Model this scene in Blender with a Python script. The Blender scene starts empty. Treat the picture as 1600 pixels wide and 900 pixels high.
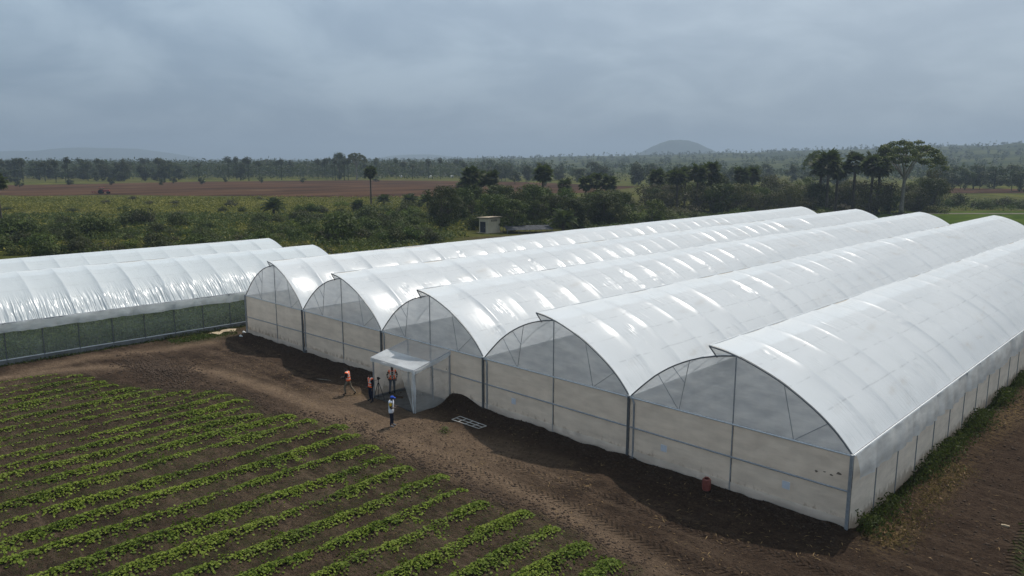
import bpy, bmesh, math, random
import numpy as np
from mathutils import Vector, Matrix
random.seed(7); rng = np.random.default_rng(11)
S = bpy.context.scene; COL = S.collection
PI = math.pi; R = math.radians

# ------------------------------------------------------------------ camera
CAM = np.array([61.60, -29.90, 15.0]); FPX = 1176.6; PITCH = 0.16966; YAW = -0.7702; ROLL = 0.0017
_cp, _sp = math.cos(PITCH), math.sin(PITCH)
FW = np.array([math.sin(YAW)*_cp, math.cos(YAW)*_cp, -_sp]); RT = np.array([math.cos(YAW), -math.sin(YAW), 0.0])
UP = np.cross(RT, FW)
RT, UP = RT*math.cos(ROLL)+UP*math.sin(ROLL), UP*math.cos(ROLL)-RT*math.sin(ROLL)
cd = bpy.data.cameras.new('camera'); cam = bpy.data.objects.new('camera', cd); COL.objects.link(cam)
cd.sensor_width = 36; cd.lens = 36*FPX/1600; cd.clip_end = 30000; cd.clip_start = 0.1
m = Matrix.Identity(4)
for i in range(3):
    m[i][0] = RT[i]; m[i][1] = UP[i]; m[i][2] = -FW[i]; m[i][3] = CAM[i]
cam.matrix_world = m
S.camera = cam

def gp(px, py, z=0.0):                       # photo pixel -> point on the level z
    d = FW*FPX+RT*(px-800)+UP*(450-py); t = (z-CAM[2])/d[2]; return CAM+d*t
def at(px, D):                               # photo column, ground distance -> XY
    d = FW*FPX+RT*(px-800); d = d[:2]/np.hypot(d[0], d[1]); return CAM[:2]+d*D
def gdist(py): return 15*1176.6/(py-249)

# ------------------------------------------------------------------ sun, sky, exposure
SUN_EL = R(59); sun_dir = Vector((-0.12*math.cos(SUN_EL), 0.993*math.cos(SUN_EL), math.sin(SUN_EL))).normalized()
sl = bpy.data.lights.new('sun', 'SUN'); sl.energy = 3.7; sl.angle = R(0.9); sl.color = (1.0, 0.945, 0.865)
so = bpy.data.objects.new('sun', sl); COL.objects.link(so)
so.rotation_euler = (-sun_dir).to_track_quat('-Z', 'Y').to_euler(); so.location = (0, 0, 60)
W = bpy.data.worlds.new('World'); S.world = W; W.use_nodes = True
nt = W.node_tree; nt.nodes.clear()
def wn(t, **k):
    n = nt.nodes.new(t)
    for a, b in k.items(): setattr(n, a, b)
    return n
out = wn('ShaderNodeOutputWorld')
sky = wn('ShaderNodeTexSky', sky_type='NISHITA', sun_disc=False, sun_elevation=SUN_EL, sun_rotation=math.atan2(sun_dir.x, sun_dir.y), altitude=30, air_density=1.2, dust_density=3.0, ozone_density=1.5)
tc = wn('ShaderNodeTexCoord'); sep = wn('ShaderNodeSeparateXYZ'); nt.links.new(tc.outputs['Generated'], sep.inputs[0])
def wm(op, a, b=None, clamp=False):
    n = wn('ShaderNodeMath', operation=op, use_clamp=clamp)
    for i, v in enumerate((a, b)):
        if v is None: continue
        if hasattr(v, 'is_linked'): nt.links.new(v, n.inputs[i])
        else: n.inputs[i].default_value = v
    return n.outputs[0]
zz = wm('MAXIMUM', sep.outputs[2], 0.0)
den = wm('ADD', zz, 0.32)
comb = wn('ShaderNodeCombineXYZ')
nt.links.new(wm('DIVIDE', sep.outputs[0], den), comb.inputs[0]); nt.links.new(wm('DIVIDE', sep.outputs[1], den), comb.inputs[1])
n1 = wn('ShaderNodeTexNoise'); n1.inputs['Scale'].default_value = 2.3; n1.inputs['Detail'].default_value = 6; n1.inputs['Roughness'].default_value = 0.55
n1.inputs['Distortion'].default_value = 0.35
nt.links.new(comb.outputs[0], n1.inputs['Vector'])
cr = wn('ShaderNodeMapRange'); cr.inputs['From Min'].default_value = 0.36; cr.inputs['From Max'].default_value = 0.68; cr.interpolation_type = 'SMOOTHSTEP'
nt.links.new(n1.outputs['Fac'], cr.inputs['Value'])
mixc = wn('ShaderNodeMix', data_type='RGBA'); nt.links.new(cr.outputs[0], mixc.inputs['Factor'])
mixc.inputs['A'].default_value = (0.222, 0.302, 0.396, 1); mixc.inputs['B'].default_value = (0.330, 0.420, 0.510, 1)
# an overcast veil grows brighter from the horizon to the zenith (1 + 2 sin e)
sat = wm('SUBTRACT', 1.0, wm('POWER', 2.718, wm('MULTIPLY', zz, -9.0)))
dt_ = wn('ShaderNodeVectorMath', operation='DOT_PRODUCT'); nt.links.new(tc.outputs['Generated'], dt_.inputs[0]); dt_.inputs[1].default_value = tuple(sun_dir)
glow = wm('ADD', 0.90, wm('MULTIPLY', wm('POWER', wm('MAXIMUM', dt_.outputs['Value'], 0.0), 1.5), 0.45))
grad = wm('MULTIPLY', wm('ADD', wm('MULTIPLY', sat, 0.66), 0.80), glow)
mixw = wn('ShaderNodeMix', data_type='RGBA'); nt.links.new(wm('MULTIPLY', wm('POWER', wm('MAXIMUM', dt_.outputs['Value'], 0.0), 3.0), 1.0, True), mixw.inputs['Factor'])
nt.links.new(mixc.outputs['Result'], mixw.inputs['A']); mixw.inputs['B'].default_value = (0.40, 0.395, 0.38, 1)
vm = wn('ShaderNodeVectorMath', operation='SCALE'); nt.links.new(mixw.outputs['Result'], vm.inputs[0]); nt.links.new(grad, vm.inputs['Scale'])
bg1 = wn('ShaderNodeBackground'); bg1.inputs['Strength'].default_value = 0.06; nt.links.new(sky.outputs[0], bg1.inputs['Color'])
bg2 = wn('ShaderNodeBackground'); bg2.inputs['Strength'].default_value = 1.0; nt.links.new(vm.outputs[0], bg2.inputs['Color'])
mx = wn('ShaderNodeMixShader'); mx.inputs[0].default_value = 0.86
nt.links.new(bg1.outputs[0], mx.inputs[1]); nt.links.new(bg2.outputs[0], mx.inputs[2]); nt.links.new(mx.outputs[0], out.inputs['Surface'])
S.view_settings.view_transform = 'Standard'; S.view_settings.look = 'None'; S.view_settings.exposure = 0.1; S.view_settings.gamma = 1.0
S.view_settings.use_curve_mapping = False
S.render.resolution_x = 1024; S.render.resolution_y = 576
S.cycles.max_bounces = 10; S.cycles.transparent_max_bounces = 24; S.cycles.volume_bounces = 1

# ------------------------------------------------------------------ node materials
class NB:
    def __init__(s, name):
        s.m = bpy.data.materials.new(name); s.m.use_nodes = True; s.t = s.m.node_tree; s.t.nodes.clear()
        s.o = s.n('ShaderNodeOutputMaterial')
    def n(s, t, ins=None, **k):
        n = s.t.nodes.new(t)
        for a, b in k.items(): setattr(n, a, b)
        for a, b in (ins or {}).items(): s.set(n.inputs[a], b)
        return n
    def set(s, i, v):
        if hasattr(v, 'is_linked'): s.t.links.new(v, i)
        else: i.default_value = v
    def math(s, op, a, b=0.0, c=None, clamp=False):
        n = s.n('ShaderNodeMath', operation=op, use_clamp=clamp); s.set(n.inputs[0], a); s.set(n.inputs[1], b)
        if c is not None: s.set(n.inputs[2], c)
        return n.outputs[0]
    def noise(s, vec, scale, detail=4, rough=0.55, dist=0.0, dim='3D'):
        n = s.n('ShaderNodeTexNoise', {'Scale': scale, 'Detail': detail, 'Roughness': rough, 'Distortion': dist}, noise_dimensions=dim)
        s.t.links.new(vec, n.inputs['Vector']); return n.outputs['Fac']
    def ramp(s, v, a, b, c=0.0, d=1.0):
        n = s.n('ShaderNodeMapRange', {'Value': v, 'From Min': a, 'From Max': b, 'To Min': c, 'To Max': d}, interpolation_type='SMOOTHSTEP'); return n.outputs[0]
    def mix(s, f, a, b):
        n = s.n('ShaderNodeMix', data_type='RGBA'); s.set(n.inputs['Factor'], f)
        for k, v in (('A', a), ('B', b)):
            if isinstance(v, tuple): v = (*v[:3], 1)
            s.set(n.inputs[k], v)
        return n.outputs['Result']
    def scalec(s, c, f):
        n = s.n('ShaderNodeVectorMath', operation='SCALE')
        if isinstance(c, tuple): c = c[:3]
        s.set(n.inputs[0], c); s.set(n.inputs['Scale'], f); return n.outputs[0]
    def coords(s, k='Object'): return s.n('ShaderNodeTexCoord').outputs[k]
    def mapping(s, v, sc=(1, 1, 1), rot=(0, 0, 0)):
        n = s.n('ShaderNodeMapping', {'Scale': sc, 'Rotation': rot}); s.t.links.new(v, n.inputs['Vector']); return n.outputs[0]
    def attr(s, name): return s.n('ShaderNodeAttribute', attribute_name=name)
    def bump(s, h, strength=0.5, dist=0.05, normal=None):
        n = s.n('ShaderNodeBump', {'Height': h, 'Strength': strength, 'Distance': dist})
        if normal is not None: s.t.links.new(normal, n.inputs['Normal'])
        return n.outputs[0]
    def pbsdf(s, col, rough=0.8, **k):
        n = s.n('ShaderNodeBsdfPrincipled')
        s.set(n.inputs['Base Color'], (*col[:3], 1) if isinstance(col, tuple) else col); s.set(n.inputs['Roughness'], rough)
        for a, b in k.items(): s.set(n.inputs[a.replace('_', ' ')], b)
        return n
    def done(s, sh): s.t.links.new(sh, s.o.inputs['Surface']); return s.m
M = {}
def simple(name, col, rough=0.7, var=0.18, scale=6.0, metal=0.0):
    b = NB(name); v = b.coords(); f = b.noise(v, scale, 5)
    c = b.mix(b.ramp(f, 0.3, 0.7), tuple(x*(1-var) for x in col), tuple(min(1, x*(1+var)) for x in col))
    p = b.pbsdf(c, rough, Metallic=metal, Specular_IOR_Level=0.5 if rough < 0.6 else 0.15, Normal=b.bump(f, 0.2, 0.02))
    M[name] = b.done(p.outputs[0]); return M[name]

# ------------------------------------------------------------------ mesh helpers
def link(name, me, mat=None, parent=None, loc=None):
    o = bpy.data.objects.new(name, me); COL.objects.link(o)
    if mat is not None and me is not None and not me.materials: me.materials.append(M[mat] if isinstance(mat, str) else mat)
    if parent is not None: o.parent = parent
    if loc is not None: o.location = loc
    return o
def npmesh(name, v, f, smooth=False):
    v = np.asarray(v, dtype=np.float32); f = np.asarray(f, dtype=np.int32); k = f.shape[1]
    me = bpy.data.meshes.new(name); me.vertices.add(len(v)); me.vertices.foreach_set('co', v.ravel())
    me.loops.add(f.size); me.loops.foreach_set('vertex_index', f.ravel())
    me.polygons.add(len(f)); me.polygons.foreach_set('loop_start', np.arange(len(f), dtype=np.int32)*k)
    if smooth: me.polygons.foreach_set('use_smooth', np.ones(len(f), dtype=bool))
    me.update(calc_edges=True); return me
def grid_faces(nu, nv):
    a = np.arange(nu*nv).reshape(nu, nv)
    return np.stack([a[:-1, :-1], a[1:, :-1], a[1:, 1:], a[:-1, 1:]], -1).reshape(-1, 4)
def fattr(me, name, vals, dom='FACE'):
    a = me.attributes.new(name, 'FLOAT', dom); a.data.foreach_set('value', np.asarray(vals, dtype=np.float32))
class MB:                                     # collects boxes / tubes into one mesh
    def __init__(s): s.v = []; s.f = []; s.mi = []; s.cur = 0
    def add(s, vs, fs):
        o = len(s.v); s.v += [tuple(map(float, p)) for p in vs]; s.f += [tuple(o+i for i in q) for q in fs]; s.mi += [s.cur]*len(fs); return s
    def box(s, x0, x1, y0, y1, z0, z1):
        return s.add([(x, y, z) for z in (z0, z1) for y in (y0, y1) for x in (x0, x1)],
                     [(0, 2, 3, 1), (4, 5, 7, 6), (0, 1, 5, 4), (2, 6, 7, 3), (0, 4, 6, 2), (1, 3, 7, 5)])
    def tube(s, pts, r, n=6, caps=True):
        pts = [Vector(p) for p in pts]; rs = r if isinstance(r, (list, tuple)) else [r]*len(pts)
        vs = []; fs = []
        ref = None
        for i, p in enumerate(pts):
            d = (pts[min(i+1, len(pts)-1)]-pts[max(i-1, 0)]).normalized()
            if ref is None:
                ref = Vector((0, 0, 1)) if abs(d.z) < 0.9 else Vector((1, 0, 0))
            a = d.cross(ref).normalized(); b = a.cross(d).normalized(); ref = b
            for k in range(n):
                t = 2*PI*k/n; vs.append(p+(a*math.cos(t)+b*math.sin(t))*rs[i])
        for i in range(len(pts)-1):
            for k in range(n):
                fs.append((i*n+k, i*n+(k+1) % n, (i+1)*n+(k+1) % n, (i+1)*n+k))
        if caps: fs += [tuple(range(n))[::-1], tuple((len(pts)-1)*n+k for k in range(n))]
        return s.add(vs, fs)
    def ball(s, c, rx, ry, rz, n=10, k=6):
        vs = [(c[0], c[1], c[2]-rz)]
        for i in range(1, k):
            a = -PI/2+PI*i/k
            for j in range(n): vs.append((c[0]+rx*math.cos(a)*math.cos(2*PI*j/n), c[1]+ry*math.cos(a)*math.sin(2*PI*j/n), c[2]+rz*math.sin(a)))
        vs.append((c[0], c[1], c[2]+rz)); fs = []
        for j in range(n): fs.append((0, 1+(j+1) % n, 1+j))
        for i in range(k-2):
            for j in range(n): fs.append((1+i*n+j, 1+i*n+(j+1) % n, 1+(i+1)*n+(j+1) % n, 1+(i+1)*n+j))
        e = 1+(k-1)*n
        for j in range(n): fs.append((1+(k-2)*n+j, 1+(k-2)*n+(j+1) % n, e))
        return s.add(vs, fs)
    def lathe(s, prof, c=(0, 0, 0), n=16, axis='z'):
        vs = []; fs = []
        for r, z in prof:
            for j in range(n):
                t = 2*PI*j/n; p = (r*math.cos(t), r*math.sin(t), z)
                if axis == 'x': p = (p[2], p[0], p[1])
                vs.append((c[0]+p[0], c[1]+p[1], c[2]+p[2]))
        for i in range(len(prof)-1):
            for j in range(n): fs.append((i*n+j, i*n+(j+1) % n, (i+1)*n+(j+1) % n, (i+1)*n+j))
        fs += [tuple(range(n))[::-1], tuple((len(prof)-1)*n+j for j in range(n))]
        return s.add(vs, fs)
    def mesh(s, name, smooth=False):
        me = bpy.data.meshes.new(name); me.from_pydata(s.v, [], s.f)
        if any(s.mi): me.polygons.foreach_set('material_index', s.mi)
        if smooth: me.polygons.foreach_set('use_smooth', [True]*len(s.f))
        me.update(); return me
    def obj(s, name, mat, parent=None, smooth=False, loc=None): return link(name, s.mesh(name, smooth), mat, parent, loc)
def tag(o, label=None, cat=None, group=None, kind=None):
    if label: o['label'] = label
    if cat: o['category'] = cat
    if group: o['group'] = group
    if kind: o['kind'] = kind
    return o
def empty(name, loc=(0, 0, 0), rz=0.0, label=None, cat=None, group=None):
    o = bpy.data.objects.new(name, None); COL.objects.link(o); o.location = loc; o.rotation_euler = (0, 0, rz); o.empty_display_size = 0.3
    return tag(o, label, cat, group)
def copy_tree(o, parent=None):
    c = o.copy(); COL.objects.link(c); c.parent = parent
    for ch in KIDS.get(o.name, []): copy_tree(ch, c)
    return c
KIDS = {}
def register(o):
    KIDS[o.name] = [c for c in bpy.data.objects if c.parent == o]
    for c in KIDS[o.name]: register(c)

def lat(ix, iy, seed):
    h = (ix*374761393+iy*668265263+seed*982451653) & 0x7fffffff
    h = ((h ^ (h >> 13))*1274126177) & 0x7fffffff
    return ((h ^ (h >> 16)) & 0xffff)/65535.0
def vnoise(x, y, sc, seed=0):
    x = np.asarray(x, float)/sc; y = np.asarray(y, float)/sc
    ix = np.floor(x).astype(np.int64); iy = np.floor(y).astype(np.int64); fx = x-ix; fy = y-iy
    fx = fx*fx*(3-2*fx); fy = fy*fy*(3-2*fy)
    a = lat(ix, iy, seed); b = lat(ix+1, iy, seed); c = lat(ix, iy+1, seed); d = lat(ix+1, iy+1, seed)
    return (a*(1-fx)+b*fx)*(1-fy)+(c*(1-fx)+d*fx)*fy
def sstep(a, b, x):
    t = np.clip((np.asarray(x, float)-a)/(b-a), 0, 1); return t*t*(3-2*t)

# ------------------------------------------------------------------ layout
COLX = [0.65, 9.96, 20.22, 30.31, 40.78, 51.55]; MIDX = [5.83, 15.45, 25.40, 35.77, 46.36]
GH_L = 102.6; GUT = 3.37; APX = 6.49; LIPZ = 6.70; LIPDX = 1.28
ROWS = [46.25, 44.5, 42.75, 40.95, 39.15, 37.45, 35.7, 33.8, 31.95, 30.0, 28.1, 26.3, 24.4, 22.65, 21.05, 19.55, 18.0, 16.45, 14.95, 13.5, 12.0, 10.4, 8.9, 7.4, 5.9, 4.4, 2.9]
def row_end(x):
    pts = [(2, -16.2), (4.4, -14.2), (9, -13.4), (12, -11.7), (15, -9.3), (18, -8.8), (21, -9.6), (22.6, -8.3), (24.2, -8.0), (26.3, -7.1), (30, -7.8), (34, -8.2), (35.8, -7.6), (39, -8.3), (41, -7.6), (46.5, -8.2)]
    return np.interp(x, [p[0] for p in pts], [p[1] for p in pts])
def row_start(x): return float(np.interp(x, [0, 30.6, 33, 47], [-21.5, -28.0, -27.0, -13.0]))
TRACK = np.array([[1.0, -24], [1.03, -18.4], [1.43, -15.8], [2.46, -13.6], [5.39, -9.77], [9.89, -7.49], [16.4, -6.5], [23.8, -6.37], [29.6, -5.96], [36.8, -6.07], [42.8, -6.62], [46.6, -7.33], [52, -9.0], [60, -13]])
def dist_poly(x, y, P):
    d = np.full(np.shape(x), 1e9)
    for a, b in zip(P[:-1], P[1:]):
        ab = b-a; t = np.clip(((x-a[0])*ab[0]+(y-a[1])*ab[1])/(ab@ab), 0, 1)
        d = np.minimum(d, np.hypot(x-a[0]-t*ab[0], y-a[1]-t*ab[1]))
    return d
def in_crop(x, y): return (x > 1.2) & (x < 47.3) & (y < row_end(x)+0.4)
def gheight(x, y):
    x = np.asarray(x, float); y = np.asarray(y, float)
    near = sstep(-60, -10, x)*sstep(110, 70, x)*sstep(-60, -34, y)*sstep(60, 20, y)
    h = 0.07*(vnoise(x, y, 3.1, 1)-0.5)+0.05*(vnoise(x, y, 0.9, 2)-0.5)+0.05*(vnoise(x, y, 0.37, 3)-0.5)
    tr = np.exp(-(dist_poly(x, y, TRACK)/1.3)**2); h = h*(1-0.75*tr)-0.03*tr
    bx = sstep(-0.5, 2.0, x)*sstep(52.6, 51.2, x)
    bh = 0.06+0.20*sstep(2, 28, x)+0.10*(vnoise(x, y, 1.1, 5)-0.2)+0.09*(vnoise(x, y, 0.45, 6)-0.5)
    bh = bh+0.42*np.exp(-((x-28.3)/1.2)**2)
    h = h+bx*bh*np.exp(-(np.maximum(-y-0.15, 0)/0.75)**2)*sstep(0.9, -0.05, y)*(1-sstep(22.9, 23.3, x)*sstep(27.6, 27.2, x))
    crop = in_crop(x, y); 
    if np.any(crop):
        rx = np.array(sorted(ROWS)); i = np.clip(np.searchsorted(rx, x), 1, len(rx)-1); dn = np.minimum(np.abs(x-rx[i-1]), np.abs(x-rx[i]))
        h = h+np.where(crop, (0.15*np.exp(-(dn/0.42)**2)-0.04)*sstep(0.4, -0.8, y-row_end(x))+0.03*(vnoise(x, y, 0.3, 8)-0.5), 0)
    # scraped soil heaps left beside the track at the head of the field
    h = h+0.22*np.exp(-(((x-7.5)/3.0)**2+((y+9.8)/1.3)**2))*(0.6+0.8*vnoise(x, y, 0.8, 9))
    return h*near
def gz(x, y): return float(gheight(np.array([x]), np.array([y]))[0])

# ------------------------------------------------------------------ materials of the setting
def ground_mat():
    b = NB('ground'); v = b.coords()
    big = b.noise(v, 0.12, 4); mid = b.noise(v, 0.7, 5, 0.6); fine = b.noise(v, 5.0, 6, 0.65); clod = b.noise(v, 11.0, 5, 0.7)
    far = b.noise(v, 0.012, 5, 0.6); fa2 = b.noise(v, 0.045, 6, 0.65)
    soil = b.mix(b.ramp(mid, 0.32, 0.68), (0.040, 0.0275, 0.020), (0.108, 0.074, 0.051))
    soil = b.mix(b.ramp(big, 0.42, 0.62, 0, 0.55), soil, (0.125, 0.088, 0.062))
    soil = b.mix(b.ramp(clod, 0.42, 0.66, 0, 0.85), soil, (0.022, 0.016, 0.013)); gr_ = b.noise(v, 26.0, 3, 0.7); soil = b.mix(b.ramp(gr_, 0.52, 0.75, 0, 0.55), soil, (0.13, 0.095, 0.068))
    stx = b.noise(b.mapping(v, (0.16, 1.5, 1)), 1.0, 5, 0.6); soil = b.mix(b.ramp(stx, 0.50, 0.68, 0, 0.55), soil, (0.150, 0.108, 0.077)); soil = b.mix(b.ramp(stx, 0.47, 0.32, 0, 0.6), soil, (0.030, 0.022, 0.017))
    pat = b.noise(v, 2.3, 6, 0.72); soil = b.mix(b.ramp(pat, 0.50, 0.62, 0, 0.65), soil, (0.026, 0.019, 0.015))
    tr = b.mix(b.ramp(fine, 0.3, 0.7), (0.165, 0.115, 0.078), (0.255, 0.184, 0.126))
    soil = b.mix(b.math('MULTIPLY', b.attr('track').outputs['Fac'], b.ramp(mid, 0.15, 0.75, 0.45, 1.0)), soil, tr)
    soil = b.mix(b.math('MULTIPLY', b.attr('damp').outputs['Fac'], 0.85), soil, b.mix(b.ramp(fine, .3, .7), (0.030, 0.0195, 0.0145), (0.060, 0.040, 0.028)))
    straw = b.mix(b.ramp(clod, 0.35, 0.65), (0.10, 0.07, 0.03), (0.30, 0.21, 0.09))
    soil = b.mix(b.math('MULTIPLY', b.attr('straw').outputs['Fac'], b.ramp(fine, 0.42, 0.6)), soil, straw)
    weed = b.mix(b.ramp(clod, 0.35, 0.65), (0.022, 0.032, 0.012), (0.075, 0.095, 0.032))
    soil = b.mix(b.math('MULTIPLY', b.attr('weed').outputs['Fac'], b.ramp(fine, 0.40, 0.58)), soil, weed)
    gr = b.mix(b.ramp(fa2, 0.3, 0.7), (0.040, 0.052, 0.010), (0.125, 0.125, 0.026))
    gr = b.mix(b.ramp(far, 0.42, 0.66), gr, (0.090, 0.084, 0.026))
    gr = b.mix(b.ramp(fine, 0.3, 0.75, 0.0, 0.5), gr, (0.022, 0.030, 0.012))
    col = b.mix(b.attr('soil').outputs['Fac'], gr, soil)
    # tyre lug marks along two wheel lines of the yard
    s = b.n('ShaderNodeSeparateXYZ'); b.t.links.new(v, s.inputs[0]); X, Y = s.outputs[0], s.outputs[1]
    wob = b.math('MULTIPLY', b.math('SUBTRACT', b.noise(v, 0.09, 2), 0.5), 3.0)
    hs = None
    for yc, xa, xb in ((-3.9, 34, 70), (-5.9, 32, 70), (-8.6, 44, 80), (-1.9, 55, 56.2)):
        d = b.math('ABSOLUTE', b.math('SUBTRACT', b.math('ADD', Y, wob), yc))
        band = b.math('MULTIPLY', b.ramp(d, 0.32, 0.22), b.math('MULTIPLY', b.ramp(X, xa, xa+3), b.ramp(X, xb, xb-3)))
        lug = b.math('SINE', b.math('ADD', b.math('MULTIPLY', X, 20.0), b.math('MULTIPLY', d, 14.0)))
        t = b.math('MULTIPLY', band, b.math('MULTIPLY', lug, 0.8)); hs = t if hs is None else b.math('ADD', hs, t)
    dx = b.math('ABSOLUTE', b.math('SUBTRACT', b.math('ADD', X, wob), 57.0))
    bandx = b.math('MULTIPLY', b.ramp(dx, 0.32, 0.22), b.ramp(Y, -2, 2)); t = b.math('MULTIPLY', bandx, b.math('SINE', b.math('ADD', b.math('MULTIPLY', Y, 20.0), b.math('MULTIPLY', dx, 14.0))))
    hs = b.math('MULTIPLY', b.math('ADD', hs, t), b.attr('soil').outputs['Fac'])
    hgt = b.math('ADD', b.math('ADD', b.math('MULTIPLY', fine, 1.0), b.math('MULTIPLY', clod, 0.8)), b.math('MULTIPLY', hs, 0.6))
    p = b.pbsdf(col, 0.95, Specular_IOR_Level=0.03, Normal=b.bump(b.math('ADD', hgt, b.math('MULTIPLY', pat, -1.2)), 1.0, 0.22))
    return b.done(p.outputs[0])
M['ground'] = ground_mat()
def veg_mat(name, a, c, var=0.35, trans=0.25, tcol=None):
    b = NB(name); lv = b.attr('lv').outputs['Fac']
    oi = b.n('ShaderNodeObjectInfo').outputs['Random']
    col = b.mix(lv, a, c)
    hsv = b.n('ShaderNodeHueSaturation', {'Hue': b.math('ADD', 0.485-0.12*var, b.math('MULTIPLY', oi, 0.14*var)), 'Saturation': b.math('ADD', 1.0-0.3*var, b.math('MULTIPLY', oi, 0.7*var)), 'Value': b.math('ADD', 1-var, b.math('MULTIPLY', oi, 2*var)), 'Color': col})
    p = b.pbsdf(hsv.outputs[0], 0.6, Specular_IOR_Level=0.12)
    t = b.n('ShaderNodeBsdfTranslucent'); b.t.links.new(b.mix(0.5, hsv.outputs[0], tcol or (0.10, 0.15, 0.03)), t.inputs['Color'])
    mx = b.n('ShaderNodeMixShader', {0: trans}); b.t.links.new(p.outputs[0], mx.inputs[1]); b.t.links.new(t.outputs[0], mx.inputs[2])
    M[name] = b.done(mx.outputs[0])
veg_mat('leaf_dark', (0.013, 0.023, 0.007), (0.058, 0.088, 0.020), 0.42, 0.18)
veg_mat('leaf_mid', (0.022, 0.038, 0.009), (0.092, 0.128, 0.026), 0.38, 0.2)
veg_mat('leaf_olive', (0.034, 0.036, 0.016), (0.085, 0.082, 0.034))
veg_mat('leaf_palm', (0.018, 0.028, 0.012), (0.060, 0.082, 0.030), 0.25)
veg_mat('leaf_crop', (0.034, 0.068, 0.010), (0.165, 0.235, 0.032), 0.03, 0.25, (0.18, 0.30, 0.04))
veg_mat('leaf_weed', (0.022, 0.040, 0.012), (0.075, 0.105, 0.030), 0.2)
veg_mat('leaf_grass', (0.068, 0.082, 0.010), (0.215, 0.210, 0.036), 0.1)
veg_mat('leaf_far', (0.016, 0.025, 0.013), (0.042, 0.058, 0.026), 0.3)
veg_mat('straw', (0.10, 0.075, 0.035), (0.30, 0.22, 0.10), 0.1)
simple('bark', (0.085, 0.070, 0.055), 0.9, 0.3, 3); simple('bark_pale', (0.21, 0.19, 0.16), 0.9, 0.3, 3)
simple('steel', (0.30, 0.32, 0.34), 0.5, 0.12, 8, 0.35); simple('steel_dark', (0.13, 0.14, 0.15), 0.5, 0.15, 8, 0.4)
simple('steel_pale', (0.55, 0.57, 0.58), 0.45, 0.1, 8, 0.2)

# ------------------------------------------------------------------ ground: one sheet, dense in the yard
def axis(lo, hi, step, ext, mid):
    a = list(np.arange(lo, hi+1e-6, step)); x = hi; st = step
    while x < ext: st = min(st*1.16, 400); x += st; a.append(x)
    x = lo; st = step
    while x > -ext: st = min(st*1.16, 400); x -= st; a.insert(0, x)
    return np.array(a)
gx = axis(-7, 60, 0.19, 8200, 0); gy = axis(-27.5, 8, 0.19, 8200, 0)
XX, YY = np.meshgrid(gx, gy, indexing='ij'); ZZ = gheight(XX, YY)
me = npmesh('ground', np.stack([XX, YY, ZZ], -1).reshape(-1, 3), grid_faces(len(gx), len(gy)), True)
x = XX.ravel(); y = YY.ravel()
jit = 2.2*(vnoise(x, y, 4.0, 21)-0.5)+1.0*(vnoise(x, y, 1.1, 22)-0.5)
soil = sstep(-4.2, -1.2, x+jit)*sstep(-70, -40, y)*sstep(106, 103, y+jit)*sstep(85, 65, x+3*jit)
soil = np.maximum(soil, sstep(-6, -3, x+jit)*sstep(3, -1, y+jit)*sstep(-80, -40, y)*sstep(85, 65, x))
soil = np.maximum(soil, sstep(-30, -26, x+2*jit)*sstep(12, 15, y+jit)*sstep(100, 70, y+jit)*sstep(2, 0, x)*sstep(-18, -14, x+2*jit))
soil = np.maximum(soil, sstep(5.5, 3.0, np.abs(x+22+0.36*(y-20)+jit))*sstep(18, 24, y)*sstep(84, 78, y))
dt = dist_poly(x, y, TRACK)
track = np.exp(-(dt/0.75)**2)*0.95
track = np.maximum(track, 0.75*np.exp(-(dist_poly(x, y, np.array([[1, -18.], [-0.5, -12.7], [1.0, -7.5], [1.6, -3.8]]))/0.9)**2))
yard = sstep(-8.2, -6.6, y+0.5*jit)*sstep(-0.9, -2.0, y)*sstep(16, 24, x)*sstep(43, 34, x)
track = np.maximum(track, 0.72*yard)
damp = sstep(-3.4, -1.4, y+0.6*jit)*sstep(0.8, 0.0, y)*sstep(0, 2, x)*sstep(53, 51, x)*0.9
damp = np.maximum(damp, np.exp(-(((x-7.5)/3.6)**2+((y+10.2)/1.6)**2)))
damp = np.maximum(damp, 0.6*sstep(43, 48, x+jit)*sstep(-12, -3, y+jit)*sstep(66, 56, x))
straw = np.exp(-(((x-52.9-0.2*jit)/0.7)**2+((y-1.2)/1.5)**2))+0.8*np.exp(-(((x-52.9)/0.6)**2+((y-8.5)/3.5)**2))+0.7*np.exp(-(((x-53)/0.7)**2+((y-22)/6)**2))
straw = np.maximum(straw, 0.45*np.exp(-(((x-21.8)/0.8)**2+((y+3.2)/0.6)**2)))
weed = sstep(0.15, 0.3, 0.9*np.exp(-(((x-58.2)/1.3)**2+((y-5)/4)**2)))+np.exp(-(((x-31)/0.35)**2+((y+3.8)/0.3)**2))
weed = np.maximum(weed, 0.9*np.exp(-(((x+0.8)/1.5)**2+((y+3.0)/2.6)**2)))
weed = np.maximum(weed, np.where(in_crop(x, y), 0.5*vnoise(x, y, 1.3, 31), 0))
weed = np.maximum(weed, 0.8*np.exp(-((x+3.2)/0.5)**2)*sstep(2, 0, y))
for n, a in (('soil', soil), ('track', track), ('damp', damp), ('straw', np.clip(straw, 0, 1)), ('weed', np.clip(weed, 0, 1))): fattr(me, n, a, 'POINT')
tag(link('ground', me, 'ground'), kind='structure')

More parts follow.
